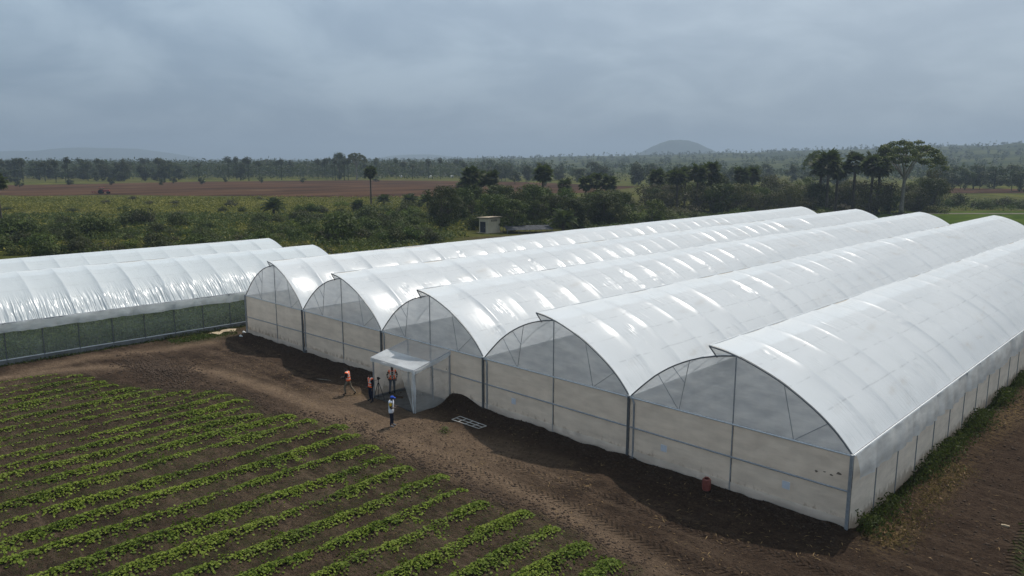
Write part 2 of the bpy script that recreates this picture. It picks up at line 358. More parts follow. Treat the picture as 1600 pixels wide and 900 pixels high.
# ------------------------------------------------------------------ film, net and the rest of the greenhouse
def film_mat(name, col, rough, wrinkle, eave, trans=0.25, dirt=0.4):
    b = NB(name); uv = b.n('ShaderNodeUVMap', uv_map='UVMap').outputs[0]
    s = b.n('ShaderNodeSeparateXYZ'); b.t.links.new(uv, s.inputs[0])
    u, a = s.outputs[0], s.outputs[1]          # metres along the house, fraction of the arch from lip to eave
    w = b.n('ShaderNodeUVMap', uv_map='Metres').outputs[0]
    big = b.noise(b.mapping(w, (0.5, 0.22, 1)), 1.0, 3)
    skew = b.mapping(w, (3.6, 0.34, 1), (0, 0, R(9))); wr = b.noise(skew, 1.0, 1.5, 0.45, 0.15)
    skew2 = b.mapping(w, (3.0, 0.36, 1), (0, 0, R(-20))); wr2 = b.noise(skew2, 1.0, 1.5, 0.45, 0.15)
    amt = b.math('ADD', b.math('MULTIPLY', b.ramp(a, 0.50, 0.98), eave), b.math('MULTIPLY', b.ramp(b.noise(b.mapping(w, (0.55, 0.4, 1)), 1.0, 3), 0.50, 0.72), wrinkle))
    ridged = b.math('POWER', b.math('ABSOLUTE', b.math('SUBTRACT', wr, 0.5)), 0.85)
    h = b.math('ADD', b.math('MULTIPLY', amt, b.math('ADD', b.math('MULTIPLY', ridged, 1.6), b.math('MULTIPLY', wr2, 0.9))), b.math('MULTIPLY', big, 0.5))
    nr = b.bump(h, 0.7, 0.13)
    dn = b.noise(b.mapping(w, (0.18, 0.5, 1)), 1.0, 6, 0.65); dn2 = b.noise(b.mapping(w, (0.05, 0.35, 1)), 1.0, 3)
    c = b.mix(b.ramp(dn, 0.56, 0.80, 0, dirt), col, (0.50, 0.45, 0.38))
    c = b.mix(b.ramp(dn2, 0.35, 0.7, 0, 0.25), c, (0.56, 0.61, 0.65))
    purlin_line = None  # inner purlins showing through the film, painted into its colour as darker lines
    for sa in (0.30, 0.52, 0.74):
        q = b.ramp(b.math('ABSOLUTE', b.math('SUBTRACT', a, sa)), 0.0065, 0.003); purlin_line = q if purlin_line is None else b.math('MAXIMUM', purlin_line, q)
    purlin_line = b.math('MULTIPLY', purlin_line, b.ramp(b.noise(b.mapping(w, (1.6, 0.3, 1)), 1.0, 3), 0.42, 0.6, 0.0, 0.45)); c = b.mix(purlin_line, c, (0.40, 0.43, 0.45))
    sm_ = b.noise(b.mapping(w, (0.32, 1.5, 1)), 1.0, 6, 0.7); c = b.mix(b.math('MULTIPLY', b.ramp(sm_, 0.58, 0.76), b.ramp(b.noise(b.mapping(w, (0.04, 0.12, 1)), 1.0, 2), 0.48, 0.62, 0, dirt)), c, (0.46, 0.38, 0.29))
    p = b.pbsdf(c, rough, Specular_IOR_Level=0.36, Normal=nr)
    t = b.n('ShaderNodeBsdfTranslucent', {'Normal': nr}); b.set(t.inputs['Color'], (0.84, 0.86, 0.87, 1))
    mx = b.n('ShaderNodeMixShader', {0: trans}); b.t.links.new(p.outputs[0], mx.inputs[1]); b.t.links.new(t.outputs[0], mx.inputs[2])
    M[name] = b.done(mx.outputs[0])
film_mat('film', (0.80, 0.84, 0.87), 0.28, 0.55, 0.25, 0.42, 0.75)
film_mat('film_left', (0.75, 0.81, 0.85), 0.25, 0.3, 2.0, 0.42, 0.1)
def sheer(name, col, alpha, tr=0.4, rough=0.5, weave=60.0, spec=0.3, streak=0.15, mud=False):
    b = NB(name); v = b.coords(); f = b.noise(b.mapping(v, (0.35, 0.35, 1.2)), 1.6, 5, 0.6)
    st = b.noise(b.mapping(v, (1.0, 1.0, 0.15), (0, R(35), 0)), 2.2, 4)
    c = b.mix(b.ramp(f, 0.3, 0.7), tuple(k*(1-streak) for k in col), tuple(min(1, k*(1+streak)) for k in col))
    if mud:
        z_ = b.n('ShaderNodeSeparateXYZ'); b.t.links.new(v, z_.inputs[0]); sp = b.noise(b.mapping(v, (3.0, 3.0, 1.2)), 1.0, 6, 0.7)
        c = b.mix(b.math('MULTIPLY', b.ramp(b.math('ADD', z_.outputs[2], b.math('MULTIPLY', sp, -2.2)), -0.35, -0.75), 0.6), c, (0.30, 0.22, 0.15))
        c = b.mix(b.ramp(b.noise(b.mapping(v, (0.5, 0.5, 2.5)), 1.0, 5, 0.65), 0.55, 0.75, 0, 0.35), c, (0.55, 0.48, 0.40))
    nr = b.bump(b.math('ADD', f, b.math('MULTIPLY', st, 0.9)), 0.55, 0.10)
    p = b.pbsdf(c, rough, Specular_IOR_Level=spec, Normal=nr)
    t = b.n('ShaderNodeBsdfTranslucent'); b.t.links.new(c, t.inputs['Color'])
    m1 = b.n('ShaderNodeMixShader', {0: tr}); b.t.links.new(p.outputs[0], m1.inputs[1]); b.t.links.new(t.outputs[0], m1.inputs[2])
    tp = b.n('ShaderNodeBsdfTransparent'); m2 = b.n('ShaderNodeMixShader', {0: b.math('ADD', alpha-0.05, b.math('MULTIPLY', st, 0.10))})
    b.t.links.new(tp.outputs[0], m2.inputs[1]); b.t.links.new(m1.outputs[0], m2.inputs[2])
    M[name] = b.done(m2.outputs[0])
sheer('gable_film', (0.86, 0.89, 0.92), 0.72, 0.6, 0.28, spec=0.5)
sheer('net', (0.87, 0.775, 0.665), 0.80, 0.55, 0.8, streak=0.10, mud=True)
sheer('net_side', (0.87, 0.78, 0.67), 0.90, 0.42, 0.8, streak=0.10, mud=True)
sheer('net_left', (0.36, 0.41, 0.36), 0.44, 0.35, 0.8)
sheer('skirt', (0.80, 0.83, 0.85), 0.88, 0.6, 0.3, spec=0.5)
sheer('porch_film', (0.70, 0.69, 0.66), 0.36, 0.4, 0.35)
sheer('porch_clear', (0.62, 0.62, 0.62), 0.48, 0.4, 0.5)
simple('paper', (0.62, 0.64, 0.68), 0.8, 0.04)
sheer('flap', (0.84, 0.78, 0.71), 0.55, 0.4, 0.7)
simple('floor_grey', (0.075, 0.072, 0.068), 0.9, 0.25, 2)
simple('curb', (0.16, 0.165, 0.16), 0.85, 0.2, 2)

RU = np.array([-0.26, -0.13, 0, .1, .2, .3, .4, .5, .6, .7, .78, .85, .9, .95, 1.0]); RV = np.array([1.07, 1.045, 1.0, .952, .895, .832, .76, .672, .575, .468, .37, .272, .19, .10, 0])
LU = np.array([0, .085, .17, .25, .33, .45, .58, .68, .75, .83, .9, .95, 1.0]); LV = np.array([1.0, .978, .945, .906, .86, .77, .645, .525, .43, .30, .18, .09, 0])
def smooth_curve(u, v, n):
    t = np.linspace(0, 1, len(u)); tt = np.linspace(0, 1, n)
    def cr(p):
        q = np.concatenate([[2*p[0]-p[1]], p, [2*p[-1]-p[-2]]]); f = tt*(len(p)-1); i = np.minimum(f.astype(int), len(p)-2); w = f-i
        a, b, c, d = q[i], q[i+1], q[i+2], q[i+3]
        return 0.5*(2*b+(c-a)*w+(2*a-5*b+4*c-d)*w*w+(3*b-a-3*c+d)*w**3)
    return cr(u), cr(v)
def arc_right(mid, col, gut, apx, n):        # from lip to right gutter
    u, v = smooth_curve(RU, RV, n); w = col-mid; x = mid+u*w; return np.stack([x, gut+v*(apx-gut)], -1)
def arc_left(mid, col, gut, apx, n):         # from apex to left gutter
    u, v = smooth_curve(LU, LV, n); return np.stack([mid-u*(mid-col), gut+v*(apx-gut)], -1)
def roof_mesh(name, prof, ys, sag, per, seed):
    n = len(prof); P = np.asarray(prof)
    tan = np.gradient(P, axis=0); tan /= np.linalg.norm(tan, axis=1)[:, None]
    nrm = np.stack([-tan[:, 1], tan[:, 0]], -1); nrm *= np.sign(nrm[:, 1:2]+1e-9)
    s = np.concatenate([[0], np.cumsum(np.linalg.norm(np.diff(P, axis=0), axis=1))]); sf = s/s[-1]
    yy = []; off = []; bay = []
    for i in range(len(ys)-1):
        for t in ((0, .025, .07, .15, .3, .5, .7, .85, .93, .975) if per == 8 else [k/per for k in range(per)]):
            yy.append(ys[i]*(1-t)+ys[i+1]*t); off.append(1-abs(2*t-1)**3.5); bay.append(i)
    yy.append(ys[-1]); off.append(0.0); bay.append(len(ys)-2)
    yy = np.array(yy); off = np.array(off); bay = np.array(bay); r = np.random.default_rng(seed)
    bs = sag*(0.45+1.1*r.random(len(ys)))[bay]; skew = (r.random(len(ys))-0.5)[bay]
    fade = np.sin(PI*np.clip(sf*0.98+0.01, 0, 1))**0.4
    Y, SF = np.meshgrid(yy, sf, indexing='ij')
    d = -(bs*off)[:, None]*fade[None, :]*(1+0.5*skew[:, None]*(SF-0.5))
    d = d+0.035*(vnoise(Y, SF*6, 0.9, seed)-0.5)*fade[None, :]*(off[:, None] > 0)
    # loosened sheet rises and falls a little along the lip and ridge
    d = d+0.05*(vnoise(Y, Y*0, 5.0, seed+5)-0.5)[:, :]*np.exp(-(SF/0.15)**2)
    v = np.stack([P[None, :, 0]+d*nrm[None, :, 0], Y, P[None, :, 1]+d*nrm[None, :, 1]], -1).reshape(-1, 3)
    me = npmesh(name, v, grid_faces(len(yy), n), True)
    li = np.empty(len(me.loops), dtype=np.int32); me.loops.foreach_get('vertex_index', li)
    for nm, A in (('UVMap', SF), ('Metres', SF*s[-1])):
        uv = me.uv_layers.new(name=nm); uv.data.foreach_set('uv', np.stack([Y.ravel()[li], A.ravel()[li]], -1).astype(np.float32).ravel())
    return me
def poly_panel(name, pts2, y, mat, parent, flipaxis=False):     # flat sheet with thickness in the XZ plane
    n = len(pts2); t = 0.006
    vs = [(p[0], y-t, p[1]) for p in pts2]+[(p[0], y+t, p[1]) for p in pts2]
    fs = [tuple(range(n)), tuple(range(2*n-1, n-1, -1))]
    return MB().add(vs, fs[:1]).obj(name, mat, parent)
def soft_net(name, x0, x1, z0, z1, y, mat, parent, bulge, seed, nx=10, nz=8, ax='x'):
    u = np.linspace(0, 1, nx); w = np.linspace(0, 1, nz); U, Wg = np.meshgrid(u, w, indexing='ij')
    d = bulge*(0.25+vnoise(U*4+seed, Wg*3, 1.0, seed))*np.sin(PI*U)**0.6*np.sin(PI*Wg)**0.6
    if ax == 'x': v = np.stack([x0+(x1-x0)*U, y-d, z0+(z1-z0)*Wg], -1)
    else: v = np.stack([y+d, x0+(x1-x0)*U, z0+(z1-z0)*Wg], -1)
    return link(name, npmesh(name, v.reshape(-1, 3), grid_faces(nx, nz), True), mat, parent)
def ruffle(name, xw, ya, yb, z1, z0, mat, parent, seed, step=0.16):
    n = int((yb-ya)/step); k = 7; yy = np.linspace(ya, yb, n); w = np.linspace(0, 1, k); Y, Wg = np.meshgrid(yy, w, indexing='ij')
    bul = 0.045*np.sin(PI*Wg)**0.7+0.05
    d = 0.20*Wg+bul*(0.5+vnoise(Y, Wg*0.6, 0.8, seed))+0.20*(vnoise(Y+0.5*Wg, Wg*0, 0.36, seed+1)-0.5)*(0.25+0.75*Wg)
    zb = z0+0.10*(vnoise(Y, Y*0, 1.9, seed+2)-0.5)+0.05*(vnoise(Y, Y*0, 0.5, seed+3)-0.5)
    v = np.stack([xw+d, Y, z1+(zb-z1)*Wg], -1).reshape(-1, 3)
    return link(name, npmesh(name, v, grid_faces(n, k), True), mat, parent)

def greenhouse(root, cols, mids, y0, y1, gut, apx, bay, film, per, seed, sag, front=True, back=True, ribs=True):
    nb = int(round((y1-y0)/bay)); ys = np.linspace(y0, y1, nb+1)
    for i, mid in enumerate(mids):
        a, c = cols[i], cols[i+1]
        pr = arc_right(mid, c, gut, apx, 30); pl = arc_left(mid, a, gut, apx, 22)
        pr_ = pr.copy(); pr_[:, 1] += 0.05; pl_ = pl.copy(); pl_[:, 1] += 0.045; pl_[:7, 1] -= np.linspace(0.14, 0.0, 7)
        fr = link('roof_film', roof_mesh('roof_film_right', pr_, ys-0.0, sag, per, seed+i*3), film, root)
        fl = link('roof_film', roof_mesh('roof_film_left', pl_, ys-0.0, sag, per, seed+i*3+1), film, root)
        # vent gap between the lip and the lower roof, closed with net
        xl = pr[0, 0]; zl = np.interp(-xl, -pl[:, 0], pl[:, 1]) if False else float(np.interp(mid-xl, mid-pl[:, 0], pl[:, 1]))
        vn = MB().add([(xl+0.05, y0, pr[0, 1]), (xl+0.35, y0, zl+0.08), (xl+0.35, y1, zl+0.08), (xl+0.05, y1, pr[0, 1])], [(0, 1, 2, 3)])
        vn.obj('vent_net', 'net', root)
        MB().tube([(xl, y0-0.03, pr[0, 1]+0.02), (xl, y1, pr[0, 1]+0.02)], 0.035, 6).obj('ridge_pipe', 'steel_pale', root)
        if ribs:
            sub = list(range(0, 30, 2))+[29]
            mr = MB().tube([(pr[k, 0], 0, pr[k, 1]-0.02) for k in sub], 0.028, 5).mesh('arch_rib_right')
            ml = MB().tube([(pl[k, 0], 0, pl[k, 1]-0.02) for k in list(range(0, 22, 2))+[21]], 0.028, 5).mesh('arch_rib_left')
            for k in range(1, nb):
                if k*bay < 60: link('arch_rib', mr, 'steel', fr, (0, ys[k], 0))
                if k*bay < 14: link('arch_rib', ml, 'steel', fl, (0, ys[k], 0))
        for yv, on, s in ((y0, front, -1), (y1, back, 1)):
            if not on: continue
            e = 0.03*s
            L = [(mid, apx-0.02)]+[(p[0], p[1]-0.02) for p in pl[1:-1]]+[(a+0.06, gut+0.03), (mid, gut+0.03)]
            Rr = [(mid, gut+0.03), (c-0.06, gut+0.03)]+[(p[0], p[1]-0.02) for p in pr[::-1][1:] if p[0] > mid+0.05]+[(mid, apx-0.02)]
            gl = poly_panel('gable_film', L, yv, 'gable_film', root); gr = poly_panel('gable_film', Rr, yv, 'gable_film', root)
            lipf = [(xl+0.03, pr[0, 1]-0.02), (xl+0.42, zl+0.10), (mid-0.05, apx+0.0)]+[(p[0], p[1]-0.02) for p in pr[::-1] if xl+0.02 < p[0] < mid-0.05]
            poly_panel('lip_film', lipf, yv, 'gable_film', root)
            yf = yv+e
            MB().tube([(p[0], yf, p[1]) for p in pr], 0.036, 6).obj('gable_arch', 'steel_dark', root)
            MB().tube([(p[0], yf+0.01*s, p[1]) for p in pl], 0.036, 6).obj('gable_arch', 'steel_dark', root)
            MB().tube([(xl, yf, pr[0, 1]), (xl+0.42, yf, zl+0.05)], 0.03, 6).obj('lip_strut', 'steel_dark', root)
            w = (c-a)/10.4
            def brace(p, q, r=0.016): MB().tube([(p[0], yf-0.012*s, p[1]), (q[0], yf-0.012*s, q[1])], r, 5).obj('brace', 'steel', root)
            f = (apx-gut)/3.12
            zl_ = lambda x: float(np.interp(mid-x, mid-pl[:, 0], pl[:, 1])); o_ = np.argsort(pr[:, 0]); zr_ = lambda x: float(np.interp(x, pr[o_, 0], pr[o_, 1]))
            xa = mid-2.25*w; xb = mid-3.86*w; xc_ = mid-3.1*w; za = zl_(xa)
            brace((mid-2.68*w, gut), (xa, za)); brace((mid-2.72*w, gut), (xb, zl_(xb))); brace((xc_, zl_(xc_)), (mid-2.68*w+0.43*w*0.55, gut+(za-gut)*0.55))
            xa = mid+2.13*w; xb = mid+4.0*w; brace((mid+2.67*w, gut), (xa, zr_(xa))); brace((mid+2.67*w, gut), (xb, zr_(xb)))
            MB().tube([(mid, yf+0.02*s, -0.15), (mid, yf+0.02*s, apx)], 0.030, 6).obj('mullion', 'steel', root)
            MB().tube([(a, yf+0.035*s, gut), (c, yf+0.035*s, gut)], 0.042, 6).obj('gutter_rail', 'steel_pale', root)
    return ys

GH = empty('greenhouse', (0, 0, 0), 0, 'long white five-span film greenhouse with pointed lips on its arched gables', 'greenhouse')
ys = greenhouse(GH, COLX, MIDX, 0.0, GH_L, GUT, APX, 2.77, 'film', 8, 40, 0.13)
railz = lambda x: 1.50+0.34*min(1.0, max(0, x)/24)
for i in range(5):
    a, mid, c = COLX[i], MIDX[i], COLX[i+1]
    for x0, x1 in ((a, mid), (mid, c)):
        zl, zr = railz(x0), railz(x1)
        soft_net('insect_net', x0+0.03, x1-0.03, (zl+zr)/2, GUT-0.03, 0.0, 'net', GH, 0.05, i*7+int(x0))
        soft_net('insect_net', x0+0.03, x1-0.03, -0.12, (zl+zr)/2, 0.0, 'net', GH, 0.05, i*9+int(x0)+3)
        MB().tube([(x0, -0.05, zl), (x1, -0.05, zr)], 0.04, 6).obj('mid_rail', 'steel', GH)
        soft_net('insect_net', x0+0.03, x1-0.03, -0.12, GUT-0.03, GH_L, 'net', GH, 0.05, i*5+int(x0)+9)
        fl = soft_net('ground_flap', x0+0.02, x1-0.02, -0.10, 0.42+0.25*min(1, x0/30), -0.07, 'flap', GH, 0.06, i*11+int(x0), 12, 4)
for i, xc in enumerate(COLX):
    MB().box(xc-0.055, xc+0.055, -0.16, -0.05, -0.3, GUT+0.06).obj('post', 'steel_dark' if i in (1, 2, 3, 4) else 'steel', GH)
    if 0 < i < 5:
        d = MB().tube([(xc+0.30, -0.06, -0.2), (xc+0.30, -0.06, GUT-0.25), (xc+0.12, 0.0, GUT)], 0.05, 8).obj('downpipe', 'steel', GH)
        MB().box(xc+0.18, xc+0.44, -0.24, 0.0, -0.2, railz(xc)*0.18).obj('pipe_foot', 'steel_dark', d)
        MB().add([(xc-0.16, 0, GUT+0.12), (xc-0.07, 0, GUT-0.02), (xc+0.07, 0, GUT-0.02), (xc+0.16, 0, GUT+0.12),
                  (xc-0.16, GH_L, GUT+0.12), (xc-0.07, GH_L, GUT-0.02), (xc+0.07, GH_L, GUT-0.02), (xc+0.16, GH_L, GUT+0.12)],
                 [(0, 1, 5, 4), (1, 2, 6, 5), (2, 3, 7, 6)]).obj('gutter', 'steel_pale', GH)
        MB().box(xc-0.17, xc+0.17, -0.10, 0.02, GUT-0.06, GUT+0.10).obj('gutter_end', 'steel_pale', GH)
pm = MB().box(-0.05, 0.05, -0.05, 0.05, -0.2, GUT).mesh('inner_post')
for xc in COLX[1:-1]:
    for k in range(2, len(ys)-1, 2):
        if ys[k] < 50: link('inner_post', pm, 'steel', GH, (xc, ys[k], 0))
sm = MB().tube([(0, 0, -0.2), (0, 0, GUT)], 0.026, 6).mesh('side_post')
XE = COLX[-1]
for k in range(len(ys)-1):
    link('side_post', sm, 'steel', GH, (XE+0.07, ys[k+1], 0))
    soft_net('side_net', ys[k]+0.02, ys[k+1]-0.02, -0.12, GUT-0.03, XE+0.05, 'net_side', GH, 0.03, k, 5, 5, 'y')
    soft_net('side_net', ys[k]+0.02, ys[k+1]-0.02, -0.12, GUT-0.03, COLX[0]-0.05, 'net_side', GH, -0.03, k+60, 4, 4, 'y')
MB().tube([(XE+0.03, 0, GUT), (XE+0.03, GH_L, GUT)], 0.045, 6).obj('eave_pipe', 'steel_pale', GH)
MB().tube([(COLX[0]-0.03, 0, GUT), (COLX[0]-0.03, GH_L, GUT)], 0.045, 6).obj('eave_pipe', 'steel_pale', GH)
ruffle('film_skirt', XE+0.03, 0.05, GH_L, GUT+0.02, 2.30, 'skirt', GH, 90)
for (px, py, wd) in ((1228, 758, 0.34), (1037, 700.5, 0.34), (802.5, 627, 0.34)):
    d = FW*FPX+RT*(px-800)+UP*(450-py); t = (-0.13-CAM[1])/d[1]; p = CAM+d*t
    MB().box(p[0]-wd/2, p[0]+wd/2, -0.135, -0.12, p[2]-wd/2, p[2]+wd/2).obj('paper_notice', 'paper', GH)
simple('mud', (0.17, 0.14, 0.115), 0.9)
for (px, py, rr_) in ((1275, 736, .10), (1288, 737, .06), (1299, 742, .07), (1310, 740, .11)):
    d = FW*FPX+RT*(px-800)+UP*(450-py); t = (-0.09-CAM[1])/d[1]; p = CAM+d*t
    MB().add([(p[0]+rr_*(0.5+random.random())*math.cos(a), -0.085, p[2]+0.5*rr_*(0.5+random.random())*math.sin(a)) for a in np.linspace(0, 2*PI, 9)[:-1]], [tuple(range(8))]).obj('mud_splash', 'mud', GH)
# bed rows seen dimly through the nets
bed = MB()
simple('mulch', (0.14, 0.125, 0.105), 0.85, 0.2, 2)
for i in range(5):
    for k in range(6):
        xb = COLX[i]+1.0+k*(COLX[i+1]-COLX[i]-2.0)/5
        MB().add([(xb-0.45, 1.5, 0.0), (xb-0.3, 1.5, 0.22), (xb+0.3, 1.5, 0.22), (xb+0.45, 1.5, 0.0), (xb-0.45, 100, 0.0), (xb-0.3, 100, 0.22), (xb+0.3, 100, 0.22), (xb+0.45, 100, 0.0)],
                 [(0, 1, 5, 4), (1, 2, 6, 5), (2, 3, 7, 6), (0, 3, 2, 1), (4, 5, 6, 7)]).obj('growing_bed', 'mulch', GH)

# entrance porch, built against the third span
PX0, PX1, PY = 23.2, 27.35, -2.9
def sheet(name, pts, mat, parent, sub=1): return MB().add(pts, [tuple(range(len(pts)))]).obj(name, mat, parent)
porch = MB().box(PX0-0.06, PX1+0.06, PY-0.03, PY+0.03, 2.52, 2.60).obj('entrance_porch', 'steel', GH)
for x, y, z in ((PX0, PY, 2.56), (PX1, PY, 2.56), (PX1, -0.14, 3.24), (PX0, -0.14, 3.24)): MB().box(x-0.04, x+0.04, y-0.04, y+0.04, -0.2, z).obj('post', 'steel', porch)
MB().box(PX1-0.03, PX1+0.03, -1.55, -1.49, -0.1, 2.88).obj('post', 'steel', porch)
for x in (PX0, PX1): MB().tube([(x, PY, 2.60), (x, -0.12, 3.26)], 0.035, 6).obj('rafter', 'steel', porch)
def slope(y): return 2.63+(y-PY)/(-0.1-PY)*0.66
nx, ny = 12, 10
def roofsheet(name, x0, x1, ya, yb, dz, mat, seed):
    U, V = np.meshgrid(np.linspace(0, 1, nx), np.linspace(0, 1, ny), indexing='ij'); X = x0+(x1-x0)*U; Y = ya+(yb-ya)*V
    Z = slope(Y)+dz+0.03*(vnoise(X, Y, 0.7, seed)-0.5)-0.05*np.sin(PI*U)*np.sin(PI*V)
    return link(name, npmesh(name, np.stack([X, Y, Z], -1).reshape(-1, 3), grid_faces(nx, ny), True), mat, porch)
roofsheet('porch_roof', PX0-0.12, PX1+0.10, PY-0.10, -0.10, 0.03, 'porch_clear', 4)
roofsheet('roof_cover', PX0-0.12, PX1+0.08, PY-0.12, -1.75, 0.055, 'skirt', 9)
def drape(name, pts_top, pts_bot, mat, seed, n=14, k=8, amp=0.05):
    U, V = np.meshgrid(np.linspace(0, 1, n), np.linspace(0, 1, k), indexing='ij')
    T = np.array(pts_top[0])[None, None]*(1-U)[..., None]+np.array(pts_top[1])[None, None]*U[..., None]; B = np.array(pts_bot[0])[None, None]*(1-U)[..., None]+np.array(pts_bot[1])[None, None]*U[..., None]
    Q = T*(1-V)[..., None]+B*V[..., None]; d = np.array(pts_top[1], float)-np.array(pts_top[0], float); nn = np.array([d[1], -d[0], 0]); nn /= np.linalg.norm(nn)+1e-9
    Q = Q+nn[None, None]*(amp*(vnoise(U*6, V*2, 1.0, seed)-0.5)*2)[..., None]
    return link(name, npmesh(name, Q.reshape(-1, 3), grid_faces(n, k), True), mat, porch)
drape('side_net', [(PX1+0.02, PY, 2.60), (PX1+0.02, -0.1, 3.26)], [(PX1+0.02, PY, -0.1), (PX1+0.02, -0.1, -0.1)], 'porch_film', 3, amp=0.03)
drape('side_net', [(PX0-0.02, PY, 2.60), (PX0-0.02, -0.1, 3.26)], [(PX0-0.02, PY, -0.1), (PX0-0.02, -0.1, -0.1)], 'net', 5, amp=0.03)
drape('curtain', [(PX1-1.5, PY-0.05, 2.55), (PX1-0.05, PY-0.05, 2.55)], [(PX1-0.16, PY-0.07, 0.0), (PX1+0.08, PY-0.07, 0.0)], 'porch_film', 8, amp=0.07)
drape('curtain', [(PX1-0.25, PY-0.09, 2.58), (PX1+0.14, PY-0.07, 2.58)], [(PX1-0.05, PY-0.10, 0.0), (PX1+0.16, PY-0.09, 0.0)], 'skirt', 12, amp=0.08)
drape('valance', [(PX0-0.15, PY-0.12, 2.63), (PX1+0.12, PY-0.12, 2.63)], [(PX0-0.1, PY-0.10, 2.40), (PX1+0.1, PY-0.10, 2.46)], 'skirt', 15, 26, 4, 0.05)
drape('valance', [(PX1+0.12, PY-0.1, 2.63), (PX1+0.12, -0.1, 3.30)], [(PX1+0.10, PY-0.1, 2.36), (PX1+0.06, -0.1, 3.02)], 'skirt', 16, 20, 4, 0.05)
MB().box(PX0+0.05, PX1-0.05, PY-0.05, 0.0, -0.1, 0.05).obj('floor_slab', 'floor_grey', porch)
MB().box(PX0+0.03, PX0+0.15, PY, -0.1, 0.05, 0.16).obj('floor_edge', 'steel_dark', porch)

# the two-span house on the left
LG = empty('greenhouse', (0, 0, 0), 0, 'two-span film greenhouse with dark green net sides beside the dirt track', 'greenhouse')
LC = [-21.4, -12.0, -2.6]; LM = [-16.7, -7.3]; LY0, LY1 = -46.6, 12.2; LGUT, LAPX = 3.08, 5.82
lys = greenhouse(LG, LC, LM, LY0, LY1, LGUT, LAPX, 2.45, 'film_left', 8, 140, 0.13, front=True, back=True)
lsm = MB().tube([(0, 0, 0.0), (0, 0, LGUT)], 0.04, 6).mesh('left_side_post')
for k in range(len(lys)-1):
    link('side_post', lsm, 'steel_dark', LG, (LC[-1]+0.07, lys[k+1], 0))
    soft_net('side_net', lys[k]+0.02, lys[k+1]-0.02, 0.34, LGUT-0.03, LC[-1]+0.05, 'net_left', LG, 0.03, k+200, 5, 5, 'y')
    soft_net('side_net', lys[k]+0.02, lys[k+1]-0.02, 0.34, LGUT-0.03, LC[0]-0.05, 'net_left', LG, -0.03, k+300, 4, 4, 'y')
MB().tube([(LC[-1]+0.06, LY0, 0.36), (LC[-1]+0.06, LY1, 0.36)], 0.04, 6).obj('bottom_rail', 'steel_pale', LG)
MB().tube([(LC[-1]+0.04, LY0, LGUT), (LC[-1]+0.04, LY1, LGUT)], 0.045, 6).obj('eave_pipe', 'steel', LG)
MB().box(LC[-1]-0.05, LC[-1]+0.10, LY0, LY1, -0.2, 0.33).obj('base_strip', 'curb', LG)
MB().box(LC[0]-0.10, LC[0]+0.05, LY0, LY1, -0.2, 0.33).obj('base_strip', 'curb', LG)
ruffle('film_skirt', LC[-1]+0.03, LY0, LY1, LGUT+0.02, 2.42, 'skirt', LG, 95)
for i in range(2):
    for yv in (LY0, LY1):
        soft_net('insect_net', LC[i]+0.03, LC[i+1]-0.03, -0.1, LGUT-0.03, yv, 'net', LG, 0.05, i*7+int(yv))
        MB().box(LC[i+1]-0.05, LC[i+1]+0.05, yv-0.12, yv-0.02, -0.2, LGUT+0.05).obj('post', 'steel', LG)

# ------------------------------------------------------------------ leaf clouds
def leaves(c, nrm, size, r, aspect=0.55, name='leaves'):
    """one rhombic leaf per centre; nrm = preferred normal, size = length"""
    n = len(c); nr = nrm/np.maximum(np.linalg.norm(nrm, axis=1), 1e-6)[:, None]
    a = r.normal(size=(n, 3)); a -= (a*nr).sum(1)[:, None]*nr; a /= np.maximum(np.linalg.norm(a, axis=1), 1e-6)[:, None]
    b = np.cross(nr, a); L = np.asarray(size).reshape(-1, 1)*np.ones((n, 1))
    v = np.stack([c-a*L*0.5, c+b*L*aspect*0.5+nr*L*0.08, c+a*L*0.5, c-b*L*aspect*0.5+nr*L*0.08], 1).reshape(-1, 3)
    f = np.arange(4*n, dtype=np.int32).reshape(-1, 4); return v, f
def cloud(clumps, per, size, r, shell=0.55, up=0.35, flat=1.0):
    C, N = [], []
    for (cx, cy, cz, rad) in clumps:
        k = max(3, int(per*rad*rad)); d = r.normal(size=(k, 3)); d /= np.linalg.norm(d, axis=1)[:, None]
        rr = rad*(shell+(1-shell)*r.random(k))**1.0*(0.82+0.36*r.random(k)); p = d*rr[:, None]; p[:, 2] *= flat
        C.append(p+np.array([cx, cy, cz])); N.append(d+r.normal(size=(k, 3))*0.42+np.array([0, 0, up]))
    return np.concatenate(C), np.concatenate(N)
def leafmesh(name, clumps, per, size, seed, zmin=0.02, **k):
    r = np.random.default_rng(seed); c, n = cloud(clumps, per, size, r, **k); keep = c[:, 2] > zmin; c = c[keep]; n = n[keep]
    v, f = leaves(c, n, size*(0.65+0.7*r.random(len(c))), r); me = npmesh(name, v, f); 
    cl = vnoise(c[:, 0], c[:, 1]+c[:, 2]*1.7, 1.6, seed); fattr(me, 'lv', np.clip(0.55*cl+0.55*r.random(len(c))-0.05, 0, 1)); return me
def limbs(mb, base, tips, r0, r):
    for t in tips:
        b = Vector(base); t = Vector(t); mid = b.lerp(t, 0.5)+Vector((r.normal()*0.1, r.normal()*0.1, 0.12))*(t-b).length*0.5
        mb.tube([b, mid, t], [r0, r0*0.6, r0*0.22], 5)

